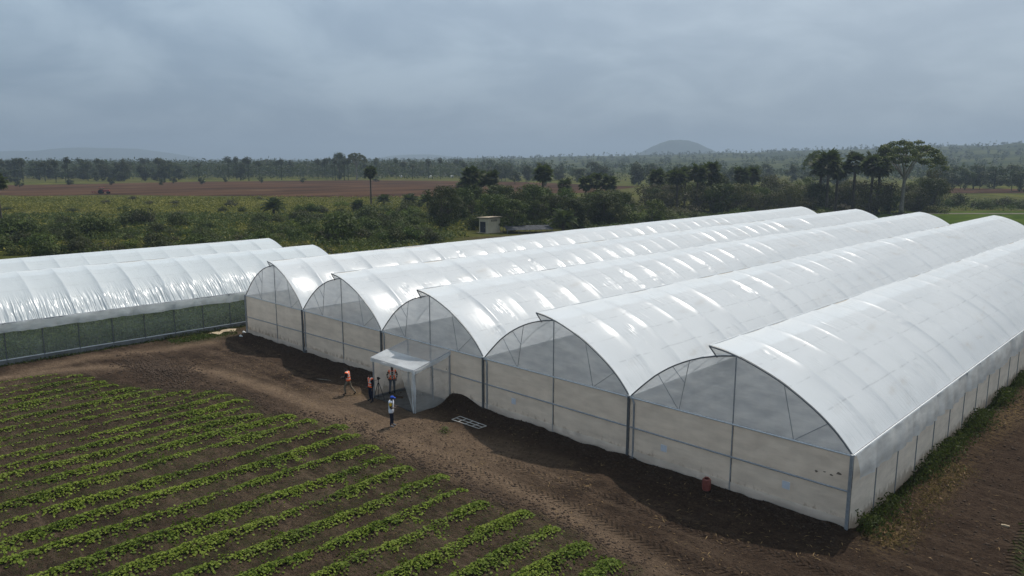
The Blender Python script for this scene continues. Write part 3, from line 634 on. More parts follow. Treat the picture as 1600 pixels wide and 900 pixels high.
def make_shrub(kind, seed, w, h, size, mat, per=30):
    r = np.random.default_rng(seed); root = empty(kind); cl = []
    n = int(r.integers(7, 12))
    for i in range(n):
        a = r.random()*2*PI; d = (r.random()**0.6)*w*0.5; rad = (0.16+0.15*r.random())*w; rad = min(rad, h*0.5)
        cz = max(rad*0.5, (h-rad)*(1-0.55*(d/(w*0.5))**2)*(0.45+0.55*r.random())); cl.append((d*math.cos(a), d*math.sin(a), cz, rad))
    cl.append((0, 0, h*0.55, min(w*0.28, h*0.45)))
    link('foliage', leafmesh('foliage', cl, per, size, seed), mat, root)
    s = MB(); limbs(s, (0, 0, -0.1), [(c[0]*0.8, c[1]*0.8, c[2]) for c in cl[:6]], 0.06+0.012*h, r); s.obj('stem', 'bark', root); register(root); return root
def make_tree(kind, seed, w, h, trunk, size, mat, per=16, nc=16, bark='bark', crown0=0.35, flat=0.9):
    r = np.random.default_rng(seed); root = empty(kind); cl = []
    for i in range(nc):
        t = crown0+(1-crown0)*r.random(); ww = w*0.5*math.sqrt(max(0.08, 1-((t-0.62)/0.48)**2)); a = r.random()*2*PI; d = ww*(0.25+0.75*r.random()**0.6); rad = w*(0.11+0.10*r.random())
        cl.append((d*math.cos(a), d*math.sin(a), min(h-rad*0.8, t*h), rad))
    cl.append((0, 0, h*0.86, w*0.2))
    link('crown', leafmesh('crown', cl, per, size, seed, flat=flat), mat, root)
    s = MB(); s.tube([(0, 0, -0.2), (r.normal()*0.1, r.normal()*0.1, h*0.3), (r.normal()*0.2, r.normal()*0.2, h*0.75)], [trunk, trunk*0.75, trunk*0.3], 7)
    limbs(s, (0, 0, h*0.28), [(c[0]*0.9, c[1]*0.9, c[2]) for c in cl[:9]], trunk*0.5, r); s.obj('trunk', bark, root); register(root); return root
def frond_fan(L, seed):
    r = np.random.default_rng(seed); vs = []; fs = []
    st = L*0.42; vs += [(0, -0.03, 0), (0, 0.03, 0), (st, 0.02, 0.05), (st, -0.02, 0.05)]; fs.append((0, 1, 2, 3))
    nb = 13
    for i in range(nb):
        a = R(-105+210*i/(nb-1)); l = (L-st)*(0.85+0.3*r.random())*(1-0.18*abs(a)/R(105)); b = len(vs); dz = -0.22*l*(0.5+r.random())
        w = 0.085*L; tx, ty = math.cos(a), math.sin(a)
        vs += [(st, 0, 0.05), (st+tx*l*0.55-ty*w, ty*l*0.55+tx*w, 0.10+dz*0.2), (st+tx*l, ty*l, dz), (st+tx*l*0.55+ty*w, ty*l*0.55-tx*w, 0.10+dz*0.2)]; fs.append((b, b+1, b+2, b+3))
    me = npmesh('frond', vs, fs); fattr(me, 'lv', r.random(len(fs))); return me
def frond_feather(L, seed):
    r = np.random.default_rng(seed); vs = []; fs = []; n = 15
    for i in range(n):
        t = 0.15+0.85*i/(n-1); x = L*t*(1-0.18*t); z = L*(0.55*t-0.75*t*t); l = L*0.24*math.sin(PI*min(1, t*0.92+0.06))**0.6
        for s in (-1, 1):
            b = len(vs); w = L*0.024; vs += [(x-w, 0, z), (x+w, 0, z), (x+l*0.5+w, s*l, z-l*0.38), (x+l*0.42-w, s*l, z-l*0.38)]; fs.append((b, b+1, b+2, b+3))
    b = len(vs)
    for t in (0, .25, .5, .75, 1): vs += [(L*t*(1-0.18*t), -0.04, L*(0.55*t-0.75*t*t)+0.02), (L*t*(1-0.18*t), 0.04, L*(0.55*t-0.75*t*t)+0.02)]
    for i in range(4): fs.append((b+2*i, b+2*i+1, b+2*i+3, b+2*i+2))
    me = npmesh('frond', vs, fs); fattr(me, 'lv', r.random(len(fs))); return me
def make_palm(kind, seed, h, L, fan=True, n=30, dead=8, tr=0.2):
    r = np.random.default_rng(seed); root = empty(kind)
    lean = r.normal(size=2)*0.02*h
    s = MB(); s.tube([(0, 0, -0.3), (lean[0]*0.3, lean[1]*0.3, h*0.5), (lean[0], lean[1], h)], [tr*1.25, tr, tr*0.95], 8); s.obj('trunk', 'bark', root)
    ms = [frond_fan(L, seed+k) if fan else frond_feather(L, seed+k) for k in range(2)]
    for i in range(n+dead):
        el = R(80-122*((i+0.5)/n)) if i < n else R(-55-25*r.random()); az = i*2.39996+r.normal()*0.15
        if not fan: el = R(72-85*((i+0.5)/n))
        o = link('frond', ms[i % 2], 'leaf_palm' if i < n else 'straw', root, (lean[0]+0.1*math.cos(az), lean[1]+0.1*math.sin(az), h+0.1+0.18*math.sin(el)))
        o.rotation_euler = (r.normal()*0.2, -el*0.95, az); k = (0.85+0.3*r.random())*(0.7 if i >= n else 1); o.scale = (k, k, k)
    register(root); return root
def make_kapok(kind, seed, w, h, size, per):
    r = np.random.default_rng(seed); root = empty(kind); cl = []
    for i in range(120):
        a = r.random()*2*PI; d = math.sqrt(r.random())*w*0.5; z = h*(0.96-0.26*(d/(w*0.5))**2.4)-r.random()**1.5*h*0.12; cl.append((d*math.cos(a), d*math.sin(a), z, w*(0.05+0.035*r.random())))
    for i in range(8):
        a = r.random()*2*PI; d = w*(0.2+0.25*r.random()); cl.append((d*math.cos(a), d*math.sin(a), h*(0.62+0.12*r.random()), w*0.04))
    link('crown', leafmesh('crown', cl, per, size, seed, flat=0.45, up=0.6), 'leaf_mid', root)
    s = MB(); s.tube([(0, 0, -0.3), (0.1, 0, h*0.2), (0.2, 0.1, h*0.55)], [h*0.035, h*0.022, h*0.017], 8)
    for i in range(9):
        a = i*2*PI/9+r.normal()*0.2; k = w*0.33*(0.6+0.5*r.random()); p1 = (k*0.45*math.cos(a), k*0.45*math.sin(a), h*(0.66+0.06*r.random())); p2 = (k*math.cos(a), k*math.sin(a), h*0.83)
        s.tube([(0.2, 0.1, h*(0.42+0.013*i)), p1, p2], [h*0.012, h*0.008, h*0.003], 5)
        for q in range(3):
            b = a+r.normal()*0.5; s.tube([p1, (p1[0]+w*0.10*math.cos(b), p1[1]+w*0.10*math.sin(b), h*0.78), (p1[0]+w*0.2*math.cos(b), p1[1]+w*0.2*math.sin(b), h*0.88)], [h*0.006, h*0.004, h*0.002], 4)
    s.obj('trunk', 'bark_pale', root); register(root); return root

USED = set()
def put(proto, xy, sc=1.0, rz=None, label=None, group=None, cat=None, z=0.0, sz=None):
    if proto.name in USED: o = copy_tree(proto)
    else: USED.add(proto.name); o = proto
    o.location = (float(xy[0]), float(xy[1]), z); o.rotation_euler = (0, 0, random.random()*6.28 if rz is None else rz); o.scale = (sc, sc, sz or sc)
    return tag(o, label, cat, group)

G_SH = 'shrubs in the scrub behind the greenhouses'; G_TR = 'broad-leaved trees in the wood behind the greenhouses'
G_PALM = 'fan palms rising above the wood'; G_FAR = 'trees of the far tree line'
dome = [make_shrub('shrub', 300+i, 6.0, 3.9, 0.42, 'leaf_dark', 70) for i in range(4)]
pale = [make_shrub('shrub', 320+i, 5.0, 3.1, 0.40, 'leaf_mid', 70) for i in range(4)]
oliv = [make_shrub('shrub', 340+i, 4.0, 2.3, 0.36, 'leaf_olive', 70) for i in range(3)]
trd = [make_tree('tree', 400+i, 8.5, 9.5, 0.24, 0.50, 'leaf_dark', 52, 30, crown0=0.1) for i in range(3)]
trm = [make_tree('tree', 420+i, 7.5, 8.5, 0.2, 0.46, 'leaf_mid', 52, 30, crown0=0.1) for i in range(3)]
tro = [make_tree('tree', 440+i, 8.5, 8.0, 0.2, 0.45, 'leaf_olive', 40, 28, crown0=0.1) for i in range(3)]
fpal = [make_palm('fan_palm', 500+i*10, 10.5, 2.5, True, 30, 9, 0.24) for i in range(3)]
opal = [make_palm('oil_palm', 560+i*10, 1.8, 3.6, False, 22, 0, 0.3) for i in range(2)]

L_D = 'rounded dark green shrub in the scrub behind the greenhouses'; L_P = 'brighter green leafy shrub in the scrub behind the greenhouses'; L_O = 'low olive brown shrub in the scrub behind the greenhouses'
def okspot(x, y):
    if -24 < x < 58 and y < 108 and y > -50: return False
    if -56 < x < -34 and 70 < y < 95: return False
    if abs(x+22+0.36*(y-20)) < 7 and 16 < y < 84: return False
    return True
def scatter(n, xr, yr, lst, sc, label, group, cat, rnd, dens=None):
    k = 0; tries = 0
    while k < n and tries < n*30:
        tries += 1; px = rnd.uniform(*xr); py = rnd.uniform(*yr); p = gp(px, py)
        if not okspot(p[0], p[1]): continue
        if dens is not None and rnd.random() > dens(px, py): continue
        s = rnd.uniform(*sc); put(rnd.choice(lst), p[:2], s, None, label, group, cat, -0.05, s*rnd.uniform(0.8, 1.15)); k += 1
rd = random.Random(5)
# scrub left and centre
scatter(34, (-60, 420), (352, 402), dome, (0.4, 0.85), L_D, G_SH, 'shrub', rd)
scatter(26, (-60, 700), (346, 400), pale, (0.4, 0.8), L_P, G_SH, 'shrub', rd)
scatter(7, (0, 450), (322, 345), dome, (0.35, 0.55), L_D, G_SH, 'shrub', rd)
scatter(30, (400, 760), (322, 362), pale, (0.5, 1.0), L_P, G_SH, 'shrub', rd)
scatter(30, (430, 760), (330, 385), dome, (0.5, 1.0), L_D, G_SH, 'shrub', rd)
scatter(22, (-40, 760), (330, 398), oliv, (0.5, 1.1), L_O, G_SH, 'shrub', rd)
scatter(8, (60, 420), (310, 325), oliv, (0.6, 1.0), L_O, G_SH, 'shrub', rd)
put(dome[0], gp(538, 378)[:2], 1.5, 0.3, L_D, G_SH, 'shrub', -0.05, 1.55); put(dome[1], gp(150, 372)[:2], 1.25, 0.3, L_D, G_SH, 'shrub', -0.05, 1.3); put(dome[2], gp(205, 352)[:2], 1.2, 1.3, L_D, G_SH, 'shrub', -0.05, 1.1); put(dome[3], gp(232, 352)[:2], 1.1, 2.3, L_D, G_SH, 'shrub', -0.05, 1.2); put(dome[1], gp(25, 375)[:2], 1.3, 4, L_D, G_SH, 'shrub', -0.05, 1.3)
scatter(18, (-70, 140), (356, 400), dome, (0.55, 1.0), L_D, G_SH, 'shrub', rd); scatter(16, (170, 520), (352, 398), dome, (0.4, 0.8), L_D, G_SH, 'shrub', rd)
scatter(22, (560, 760), (335, 385), dome, (0.6, 1.1), L_D, G_SH, 'shrub', rd); scatter(14, (-60, 560), (352, 398), pale, (0.45, 0.8), L_P, G_SH, 'shrub', rd)
# wood behind the big house
L_TD = 'dark green broad-leaved tree in the wood behind the greenhouses'; L_TM = 'fresh green tree in the wood behind the greenhouses'; L_TO = 'brownish olive tree in the wood behind the greenhouses'
scatter(22, (690, 1010), (332, 358), trd, (0.62, 0.95), L_TD, G_TR, 'tree', rd)
scatter(16, (690, 1060), (328, 356), trm, (0.6, 0.9), L_TM, G_TR, 'tree', rd)
scatter(34, (1000, 1470), (318, 338), tro, (0.7, 1.15), L_TO, G_TR, 'tree', rd)
scatter(26, (1020, 1460), (316, 336), trd, (0.6, 1.0), L_TD, G_TR, 'tree', rd)
scatter(20, (1020, 1460), (312, 334), trm, (0.6, 1.0), L_TM, G_TR, 'tree', rd)
scatter(30, (860, 1290), (336, 356), pale, (0.8, 1.3), L_P, G_SH, 'shrub', rd)
scatter(28, (860, 1480), (322, 340), oliv, (0.9, 1.6), L_O, G_SH, 'shrub', rd)
scatter(16, (1280, 1640), (320, 327), dome, (0.6, 1.1), L_D, G_SH, 'shrub', rd)
scatter(12, (1280, 1680), (316, 325), pale, (0.7, 1.2), L_P, G_SH, 'shrub', rd)
put(trd[0], gp(800, 362)[:2], 0.82, 0.4, L_TD, G_TR, 'tree', 0, 0.72); put(trd[1], gp(772, 358)[:2], 0.8, 2.4, L_TD, G_TR, 'tree', 0, 0.8)
put(trd[2], gp(1116, 330)[:2], 0.95, 1.0, L_TD, G_TR, 'tree', 0, 1.15); put(tro[1], gp(1450, 328)[:2], 0.75, 1.0, 'slender olive tree standing alone at the edge of the lawn', None, 'tree', 0, 1.55)
# palms
put(fpal[0], gp(580, 322)[:2], 1.0, 0.3, 'lone fan palm with a bare trunk rising from the scrub', None, 'palm', -0.1)
put(fpal[1], gp(3, 352)[:2], 0.92, 0.3, 'fan palm growing close behind the two-span greenhouse', None, 'palm', -0.1)
L_FP = 'fan palm with a round dark crown rising above the wood'
for px, py, D, s in ((738, 263, 205, 1), (752, 268, 215, 1), (768, 268, 210, .95), (846, 259, 215, 1.05), (912, 276, 230, .95), (930, 272, 235, 1), (946, 275, 228, 1), (1022, 266, 250, 1.1), (1052, 265, 230, 1), (1064, 262, 240, 1), (1082, 259, 225, 1.05), (1105, 255, 230, 1.1),
                     (1150, 262, 240, 1), (1168, 262, 250, 1), (1270, 246, 232, 1.25), (1282, 240, 225, 1.35), (1296, 252, 235, 1.2), (1322, 241, 236, 1.25), (1348, 243, 228, 1.3), (1360, 247, 240, 1.25), (880, 280, 228, .9), (725, 282, 225, .8), (1040, 268, 260, 1)):
    top = 15+(249-py)*D/1176.6; k = 1.22*s
    put(rd.choice(fpal), at(px, D), k, None, L_FP, G_PALM, 'palm', min(-0.1, top-12.4*k))
L_OP = 'short oil palm with arching feathery fronds in the scrub'
for px, py, s in ((428, 338, 1.1), (600, 322, .9), (640, 324, 1), (668, 326, 1), (560, 330, .8), (880, 362, 1.1), (700, 335, .9), (780, 330, 1.2), (980, 345, 1), (920, 338, 1)):
    put(rd.choice(opal), gp(px, py)[:2], s, None, L_OP, 'oil palms in the scrub', 'palm', -0.1)
kap = make_kapok('kapok_tree', 610, 20.0, 20.8, 0.60, 34)
put(kap, at(1397, 232), 1, 0.4, 'tall flat-topped tree with a pale bare trunk above the wood', None, 'tree', -0.1)
k2 = copy_tree(kap); USED.add(k2.name); k2.location = (*at(1262, 330), -0.1); k2.scale = (0.5, 0.5, 0.92); k2.rotation_euler = (0, 0, 2); tag(k2, 'tree with a domed crown peeping over the fan palms', 'tree')
k3 = copy_tree(kap); k3.location = (*at(563, 560), -0.1); k3.scale = (0.82, 0.82, 0.95); k3.rotation_euler = (0, 0, 1); tag(k3, 'tall domed tree standing out above the far tree line beyond the bare field', 'tree')
k4 = copy_tree(trd[0]); k4.location = (*at(537, 570), 0); k4.scale = (1.2, 1.2, 2.05); k4.rotation_euler = (0, 0, 1); tag(k4, 'tall narrow tree beside the domed one on the far tree line', 'tree')

# far tree line: single-mesh trees, one object each
def far_tree(seed, palm=False):
    r = np.random.default_rng(seed); cl = []
    if palm: cl = [(0, 0, 11, 2.0), (0.6, 0.3, 11.6, 1.4), (-0.6, 0, 10.6, 1.4)]
    else:
        for i in range(14):
            t = 0.1+0.85*r.random(); a = r.random()*6.28; d = 3.6*(r.random()**0.6)*math.sqrt(max(0.1, 1-((t-0.6)/0.55)**2)); cl.append((d*math.cos(a), d*math.sin(a), t*11.5, 1.2+0.9*r.random()))
    c, n = cloud(cl, 22 if not palm else 20, 1, r); c = c[c[:, 2] > 0.1]; n = n[:len(c)]
    v, f = leaves(c, n, 0.95*(0.6+0.8*r.random(len(c))), r)
    tw = 0.22; tv = np.array([(-tw, 0, -.3), (tw, 0, -.3), (tw, 0, 10), (-tw, 0, 10), (0, -tw, -.3), (0, tw, -.3), (0, tw, 10), (0, -tw, 10)]); tf = np.array([[0, 1, 2, 3], [4, 5, 6, 7]])+len(v)
    me = npmesh('far_tree', np.concatenate([v, tv]), np.concatenate([f, tf])); fattr(me, 'lv', np.concatenate([r.random(len(f)), [0, 0]])); return me
ftm = [far_tree(700+i) for i in range(6)]; fpm = [far_tree(720+i, True) for i in range(2)]
def fartree(px, D, s, sz, palm, label, group):
    o = link('palm' if palm else 'tree', (rd.choice(fpm) if palm else rd.choice(ftm)), 'leaf_far'); p = at(px, D); o.location = (p[0], p[1], hill_h(px, D)-0.1); o.scale = (s, s, sz); o.rotation_euler = (0, 0, rd.random()*6.28)
    tag(o, label, 'palm' if palm else 'tree', group)
def hill_h(px, D):
    top = np.interp(px, [-400, 450, 700, 950, 1200, 1600, 2100], [2, 3, 14, 26, 40, 62, 74])
    return top*sstep(700, 2700, D)*(1-0.75*sstep(3200, 5200, D))+6*(vnoise(np.asarray(px, float)/40, np.asarray(D, float)/300, 1.0, 77)-0.5)*sstep(800, 1500, D)
for i in range(112):
    px = rd.uniform(-70, 770); D = rd.uniform(560, 720)+ (80 if px > 420 else 0)
    fartree(px, D, rd.uniform(1.0, 1.7), rd.uniform(0.55, 1.35), False, 'dark tree of the far tree line behind the bare field', G_FAR)
for i in range(40):
    fartree(rd.uniform(-60, 760), rd.uniform(540, 640), rd.uniform(1.0, 1.5), rd.uniform(0.9, 1.3), True, 'palm standing in the far tree line behind the bare field', 'palms of the far tree line')
for i in range(55):
    fartree(rd.uniform(760, 1300), rd.uniform(430, 640), rd.uniform(0.9, 1.5), rd.uniform(0.65, 1.1), False, 'hazy tree in the belt beyond the near wood', 'trees in the belt beyond the near wood')
for i in range(36):
    fartree(rd.uniform(1440, 1700), rd.uniform(430, 560), rd.uniform(0.9, 1.35), rd.uniform(0.75, 1.1), False, 'dark tree in the belt beyond the lawn', 'trees in the belt beyond the lawn')
for i in range(14):
    fartree(rd.uniform(-40, 760), rd.uniform(470, 520), rd.uniform(0.4, 0.6), rd.uniform(0.22, 0.4), False, 'small bush along the far edge of the bare field', 'bushes along the far edge of the bare field')

# ------------------------------------------------------------------ far slope, hills, far forest
def land_mat(name, a, c):
    b = NB(name); v = b.coords(); f = b.noise(v, 0.006, 6, 0.65); g = b.noise(v, 0.05, 5, 0.7)
    col = b.mix(b.ramp(f, 0.38, 0.62), a, c); col = b.mix(b.ramp(g, 0.4, 0.7, 0, 0.7), col, tuple(x*0.45 for x in a))
    M[name] = b.done(b.pbsdf(col, 0.95, Specular_IOR_Level=0.0).outputs[0])
land_mat('slope', (0.026, 0.036, 0.013), (0.070, 0.078, 0.028)); land_mat('hill', (0.035, 0.045, 0.022), (0.055, 0.065, 0.03))
pxs = np.linspace(-500, 2200, 150); Ds = np.concatenate([np.linspace(700, 4000, 80), np.linspace(4100, 7200, 18)])
P_, D_ = np.meshgrid(pxs, Ds, indexing='ij'); XYs = np.array([[at(p, d) for d in Ds] for p in pxs]); Zs = hill_h(P_, D_)-0.6*(1-sstep(720, 900, D_))
tag(link('far_slope', npmesh('far_slope', np.concatenate([XYs, Zs[..., None]], -1).reshape(-1, 3), grid_faces(len(pxs), len(Ds)), True), 'slope'), kind='structure')
def hill(name, px, D, halfw, top, seed, sharp=1.0):
    c = at(px, D); n = 60; u = np.linspace(-1, 1, n); U, V = np.meshgrid(u, u, indexing='ij'); rr = np.hypot(U, V)
    z = top*np.clip(1-rr**2, 0, 1)**sharp*(1+0.10*(vnoise(U*6, V*6, 1, seed)-0.5))-8; d = (c-CAM[:2])/np.linalg.norm(c-CAM[:2]); s = np.array([d[1], -d[0]])
    P = c[None, None]+U[..., None]*halfw*s+V[..., None]*halfw*0.7*d
    tag(link(name, npmesh(name, np.concatenate([P, z[..., None]], -1).reshape(-1, 3), grid_faces(n, n), True), 'hill'), kind='structure')
hill('hill', 1052, 4800, 330, 140, 3, 1.25); hill('hill', 175, 7300, 900, 112, 6, 1.1); hill('hill', 60, 7400, 600, 85, 8, 1.0); hill('hill', 660, 6800, 500, 62, 9, 1.0)
r = np.random.default_rng(90); n = 5200
px = r.uniform(-250, 1900, n); D = 640*np.exp(r.random(n)*1.8); keep = r.random(n) < np.clip(0.25+1.2*(vnoise(px/60, D/200, 1, 5)-0.25), 0.1, 1); px, D = px[keep], D[keep]
C = []; N = []; SZ = []
for a, d in zip(px, D):
    p = at(a, d); h = hill_h(a, d); ht = r.uniform(6, 13)*(0.8 if d > 1500 else 1); k = 26 if d < 1500 else 14; q = r.normal(size=(k, 3)); q /= np.linalg.norm(q, axis=1)[:, None]; w = r.uniform(2.5, 5)
    q *= (0.5+0.6*r.random(k))[:, None]; C.append(np.array([p[0], p[1], h+ht*0.55])+q*np.array([w, w, ht*0.5])); N.append(q+r.normal(size=(k, 3))*0.4); SZ.append(np.full(k, 2.4 if d < 1500 else 3.6))
for i in range(60):                                            # thin palms on the skyline
    a = r.uniform(880, 1750); d = r.uniform(1900, 2700); p = at(a, d); h = hill_h(a, d); q = r.normal(size=(9, 3)); C.append(np.array([p[0], p[1], h+11])+q*1.0); N.append(q); SZ.append(np.full(9, 2.6))
    C.append(np.array([[p[0], p[1], h+z] for z in (2, 4.5, 7, 9.5)])); N.append(np.array([[1, 0, 0]]*4)+r.normal(size=(4, 3))*0.1); SZ.append(np.full(4, 2.0))
C = np.concatenate(C); N = np.concatenate(N); SZ = np.concatenate(SZ); v, f = leaves(C, N, SZ*(0.6+0.7*r.random(len(C))), r, 0.8); me = npmesh('far_forest', v, f); fattr(me, 'lv', r.random(len(f)))
tag(link('far_forest', me, 'leaf_far'), 'hazy far woods and scattered palms reaching to the skyline', 'woodland', kind='stuff')

# ------------------------------------------------------------------ bare field, lawn, undergrowth
def patch(name, pts, z, mat, seed, amp=6.0, n=140):
    P = np.array(pts, float); Q = np.concatenate([P, P[:1]]); t = np.linspace(0, len(P), n, endpoint=False); i = t.astype(int); w = (t-i)[:, None]; B = Q[i]*(1-w)+Q[i+1]*w
    B = B+amp*np.stack([vnoise(t*2.5, t*0, 1, seed)-0.5, vnoise(t*2.5, t*0+9, 1, seed+1)-0.5], -1)*2; bm = bmesh.new(); vs = [bm.verts.new((b[0], b[1], z)) for b in B]; bm.faces.new(vs)
    bmesh.ops.triangulate(bm, faces=bm.faces[:]); me = bpy.data.meshes.new(name); bm.normal_update(); bm.to_mesh(me); bm.free(); return tag(link(name, me, mat), kind='structure')
b = NB('bare_field'); v = b.coords(); f = b.noise(b.mapping(v, (0.05, 0.012, 1), (0, 0, R(-48))), 1.0, 6, 0.65); g = b.noise(v, 0.03, 5)
col = b.mix(b.ramp(f, 0.35, 0.62), (0.034, 0.0215, 0.016), (0.080, 0.047, 0.030)); col = b.mix(b.ramp(g, 0.6, 0.75, 0, 0.8), col, (0.105, 0.070, 0.043)); M['bare_field'] = b.done(b.pbsdf(col, 0.95, Specular_IOR_Level=0.0).outputs[0])
b = NB('lawn'); v = b.coords(); f = b.noise(b.mapping(v, (0.10, 0.03, 1), (0, 0, R(45))), 1.0, 6, 0.6); g = b.noise(v, 1.2, 5)
col = b.mix(b.ramp(f, 0.35, 0.65), (0.032, 0.055, 0.010), (0.068, 0.095, 0.018)); col = b.mix(b.ramp(g, 0.4, 0.8, 0, 0.5), col, (0.03, 0.045, 0.015)); M['lawn'] = b.done(b.pbsdf(col, 0.9, Specular_IOR_Level=0.0).outputs[0])
fp = [(-60, 304.5), (100, 306), (400, 306), (560, 309), (760, 307), (900, 302), (1010, 292), (800, 284), (560, 282), (300, 284), (60, 289), (-60, 290)]
patch('bare_field', [gp(*p)[:2] for p in fp], 0.10, 'bare_field', 3)
patch('bare_field', [gp(*p)[:2] for p in [(1440, 300), (1500, 303), (1720, 301), (1720, 295), (1500, 294.5)]], 0.10, 'bare_field', 13)
patch('lawn', [gp(*p)[:2] for p in [(1180, 350), (1270, 334), (1330, 331), (1600, 330), (1720, 331), (1850, 352), (1500, 356)]], 0.06, 'lawn', 5, 2.0)
simple('lane', (0.11, 0.10, 0.075), 0.95, 0.3, 0.5)
patch('lane', [gp(*p)[:2] for p in [(1380, 334.8), (1740, 335.3), (1740, 333.6), (1390, 333.2)]], 0.10, 'lane', 8, 0.6)
r = np.random.default_rng(17)
def ground_scatter(n, xr, yr, fn, mat, name, label, cat, size, hmax, seed):
    r = np.random.default_rng(seed); px = r.uniform(*xr, n); d0 = gdist(yr[1]); d1 = gdist(yr[0]); D = np.sqrt(r.uniform(d0*d0, d1*d1, n)); P = np.array([gp(a, 249+15*1176.6/b)[:2] for a, b in zip(px, D)])
    ok = np.array([okspot(p[0], p[1]) for p in P]); dn = vnoise(P[:, 0], P[:, 1], 7, seed)*0.6+vnoise(P[:, 0], P[:, 1], 2.3, seed+1)*0.5; ok &= dn > fn; P = P[ok]; dn = dn[ok]
    z = r.random(len(P))*hmax*(0.3+dn)*1.2; c = np.concatenate([P, z[:, None]], -1); nn = r.normal(size=(len(P), 3))*0.6+np.array([0, 0, 0.7]); v, f = leaves(c, nn, size*(0.6+0.8*r.random(len(P))), r, 0.5)
    me = npmesh(name, v, f); fattr(me, 'lv', np.clip(0.7*vnoise(P[:, 0], P[:, 1], 5, seed+3)+0.5*r.random(len(P))-0.1, 0, 1)); return tag(link(name, me, mat), label, cat, kind='stuff')
ground_scatter(90000, (-90, 1300), (338, 402), 0.44, 'leaf_weed', 'undergrowth', 'leafy green undergrowth filling the scrub between the shrubs', 'undergrowth', 0.55, 1.0, 31)
ground_scatter(56000, (-90, 760), (309, 400), 0.36, 'leaf_grass', 'tall_grass', 'yellowish tall grass of the meadow before the bare field', 'grass', 0.6, 0.7, 41)
ground_scatter(48000, (-120, 800), (269, 279.5), 0.26, 'leaf_far', 'thicket', 'dark low thicket at the foot of the far tree line', 'thicket', 2.0, 10.5, 61)
ground_scatter(7000, (800, 1750), (274, 284), 0.45, 'leaf_far', 'thicket', 'hazy low thicket in the belts beyond the wood and lawn', 'thicket', 1.7, 5.0, 63)
ground_scatter(9000, (1270, 1750), (312, 330), 0.45, 'leaf_weed', 'undergrowth', 'green undergrowth along the far edge of the lawn', 'undergrowth', 0.6, 0.9, 51)

# ------------------------------------------------------------------ crop rows
r = np.random.default_rng(23)
ORD = 'first second third fourth fifth sixth seventh eighth ninth tenth eleventh twelfth thirteenth fourteenth fifteenth sixteenth seventeenth eighteenth nineteenth twentieth'.split()
ORD += ['twenty-'+w for w in ORD[:9]]
for i, xr_ in enumerate(ROWS):
    ye = float(row_end(xr_)); ya = row_start(xr_); L = ye-ya
    if L < 1: continue
    n = int(L*270); y = ya+r.random(n)*L
    vig = np.clip(0.30+1.05*(vnoise(y*0+i*13.7, y, 2.3, 61)-0.25)+0.55*(vnoise(y*0+i*5.1, y, 0.55, 62)-0.5), 0.05, 1.2)
    if xr_ < 21: vig *= 0.60
    if xr_ < 10: vig *= 0.85
    keep = r.random(n) < np.clip(vig*1.15, 0.12, 1); y = y[keep]; vig = vig[keep]
    cx = xr_+0.22*(vnoise(y, y*0+i*3.3, 3.0, 63)-0.5)*2
    off = r.normal(size=len(y))*(0.11+0.15*vig); run = vnoise(y, y*0+i*9.1, 0.6, 64) > 0.66            # runners creeping into the furrow
    off = np.where(run & (r.random(len(y)) < 0.5), off+np.sign(vnoise(y, y*0, 2, 65)-0.5)*r.random(len(y))*0.8, off); x = cx+off
    edge = np.minimum(1, (ye-y)/0.8+0.3); z = gheight(x, y)+(0.03+0.20*vig*np.exp(-(off/0.34)**2)*r.random(len(y))**0.7)*edge
    c = np.stack([x, y, z], -1); nn = np.stack([off*0.9, 0*off, np.full(len(y), 0.8)], -1)+r.normal(size=(len(y), 3))*0.38
    v, f = leaves(c, nn, (0.085+0.065*r.random(len(y))), r, 0.85); me = npmesh('crop_row', v, f)
    fattr(me, 'lv', np.clip(0.25+0.75*r.random(len(y))*0.8+0.5*(vnoise(x, y, 1.4, 66)-0.5), 0, 1)); o = link('crop_row', me, 'leaf_crop')
    tag(o, ORD[i]+' vine crop row counted from the field edge opposite the red jerrycan', 'crop row', 'rows of vine crop in the field before the greenhouses')
n = 5200; x = r.uniform(1.5, 47, n); y = np.array([r.uniform(row_start(a), row_end(a)) for a in x]); k = vnoise(x, y, 1.5, 71) > 0.5; x, y = x[k], y[k]
c = np.stack([x, y, gheight(x, y)+0.02], -1); v, f = leaves(c, r.normal(size=(len(x), 3))*0.5+np.array([0, 0, .6]), 0.07+0.08*r.random(len(x)), r, 0.35); me = npmesh('furrow_weeds', v, f); fattr(me, 'lv', r.random(len(f)))
tag(link('furrow_weeds', me, 'leaf_grass'), 'sparse dry weeds and litter in the furrows between the crop rows', 'weeds', kind='stuff')
# soil clods on the yard and along the dug strip
def clods(n, fx, name, label, seed, smin, smax):
    r = np.random.default_rng(seed); P = fx(r, n); base = np.array([(1, 0, 0), (-1, 0, 0), (0, 1, 0), (0, -1, 0), (0, 0, 1), (0, 0, -0.5)], float); F = np.array([(0, 2, 4), (2, 1, 4), (1, 3, 4), (3, 0, 4), (2, 0, 5), (1, 2, 5), (3, 1, 5), (0, 3, 5)])
    n = len(P); s = smin+(smax-smin)*r.random(n)**3; V = base[None]*(s[:, None, None])*(0.6+0.8*r.random((n, 6, 3))); a = r.random(n)*6.28; ca, sa = np.cos(a)[:, None], np.sin(a)[:, None]
    V = np.stack([V[..., 0]*ca-V[..., 1]*sa, V[..., 0]*sa+V[..., 1]*ca, V[..., 2]*0.7], -1)+np.stack([P[:, 0], P[:, 1], gheight(P[:, 0], P[:, 1])], -1)[:, None]
    me = npmesh(name, V.reshape(-1, 3), (F[None]+6*np.arange(n)[:, None, None]).reshape(-1, 3)); tag(link(name, me, 'clod'), label, 'soil', kind='stuff')
simple('clod', (0.058, 0.041, 0.030), 0.95, 0.35, 9)
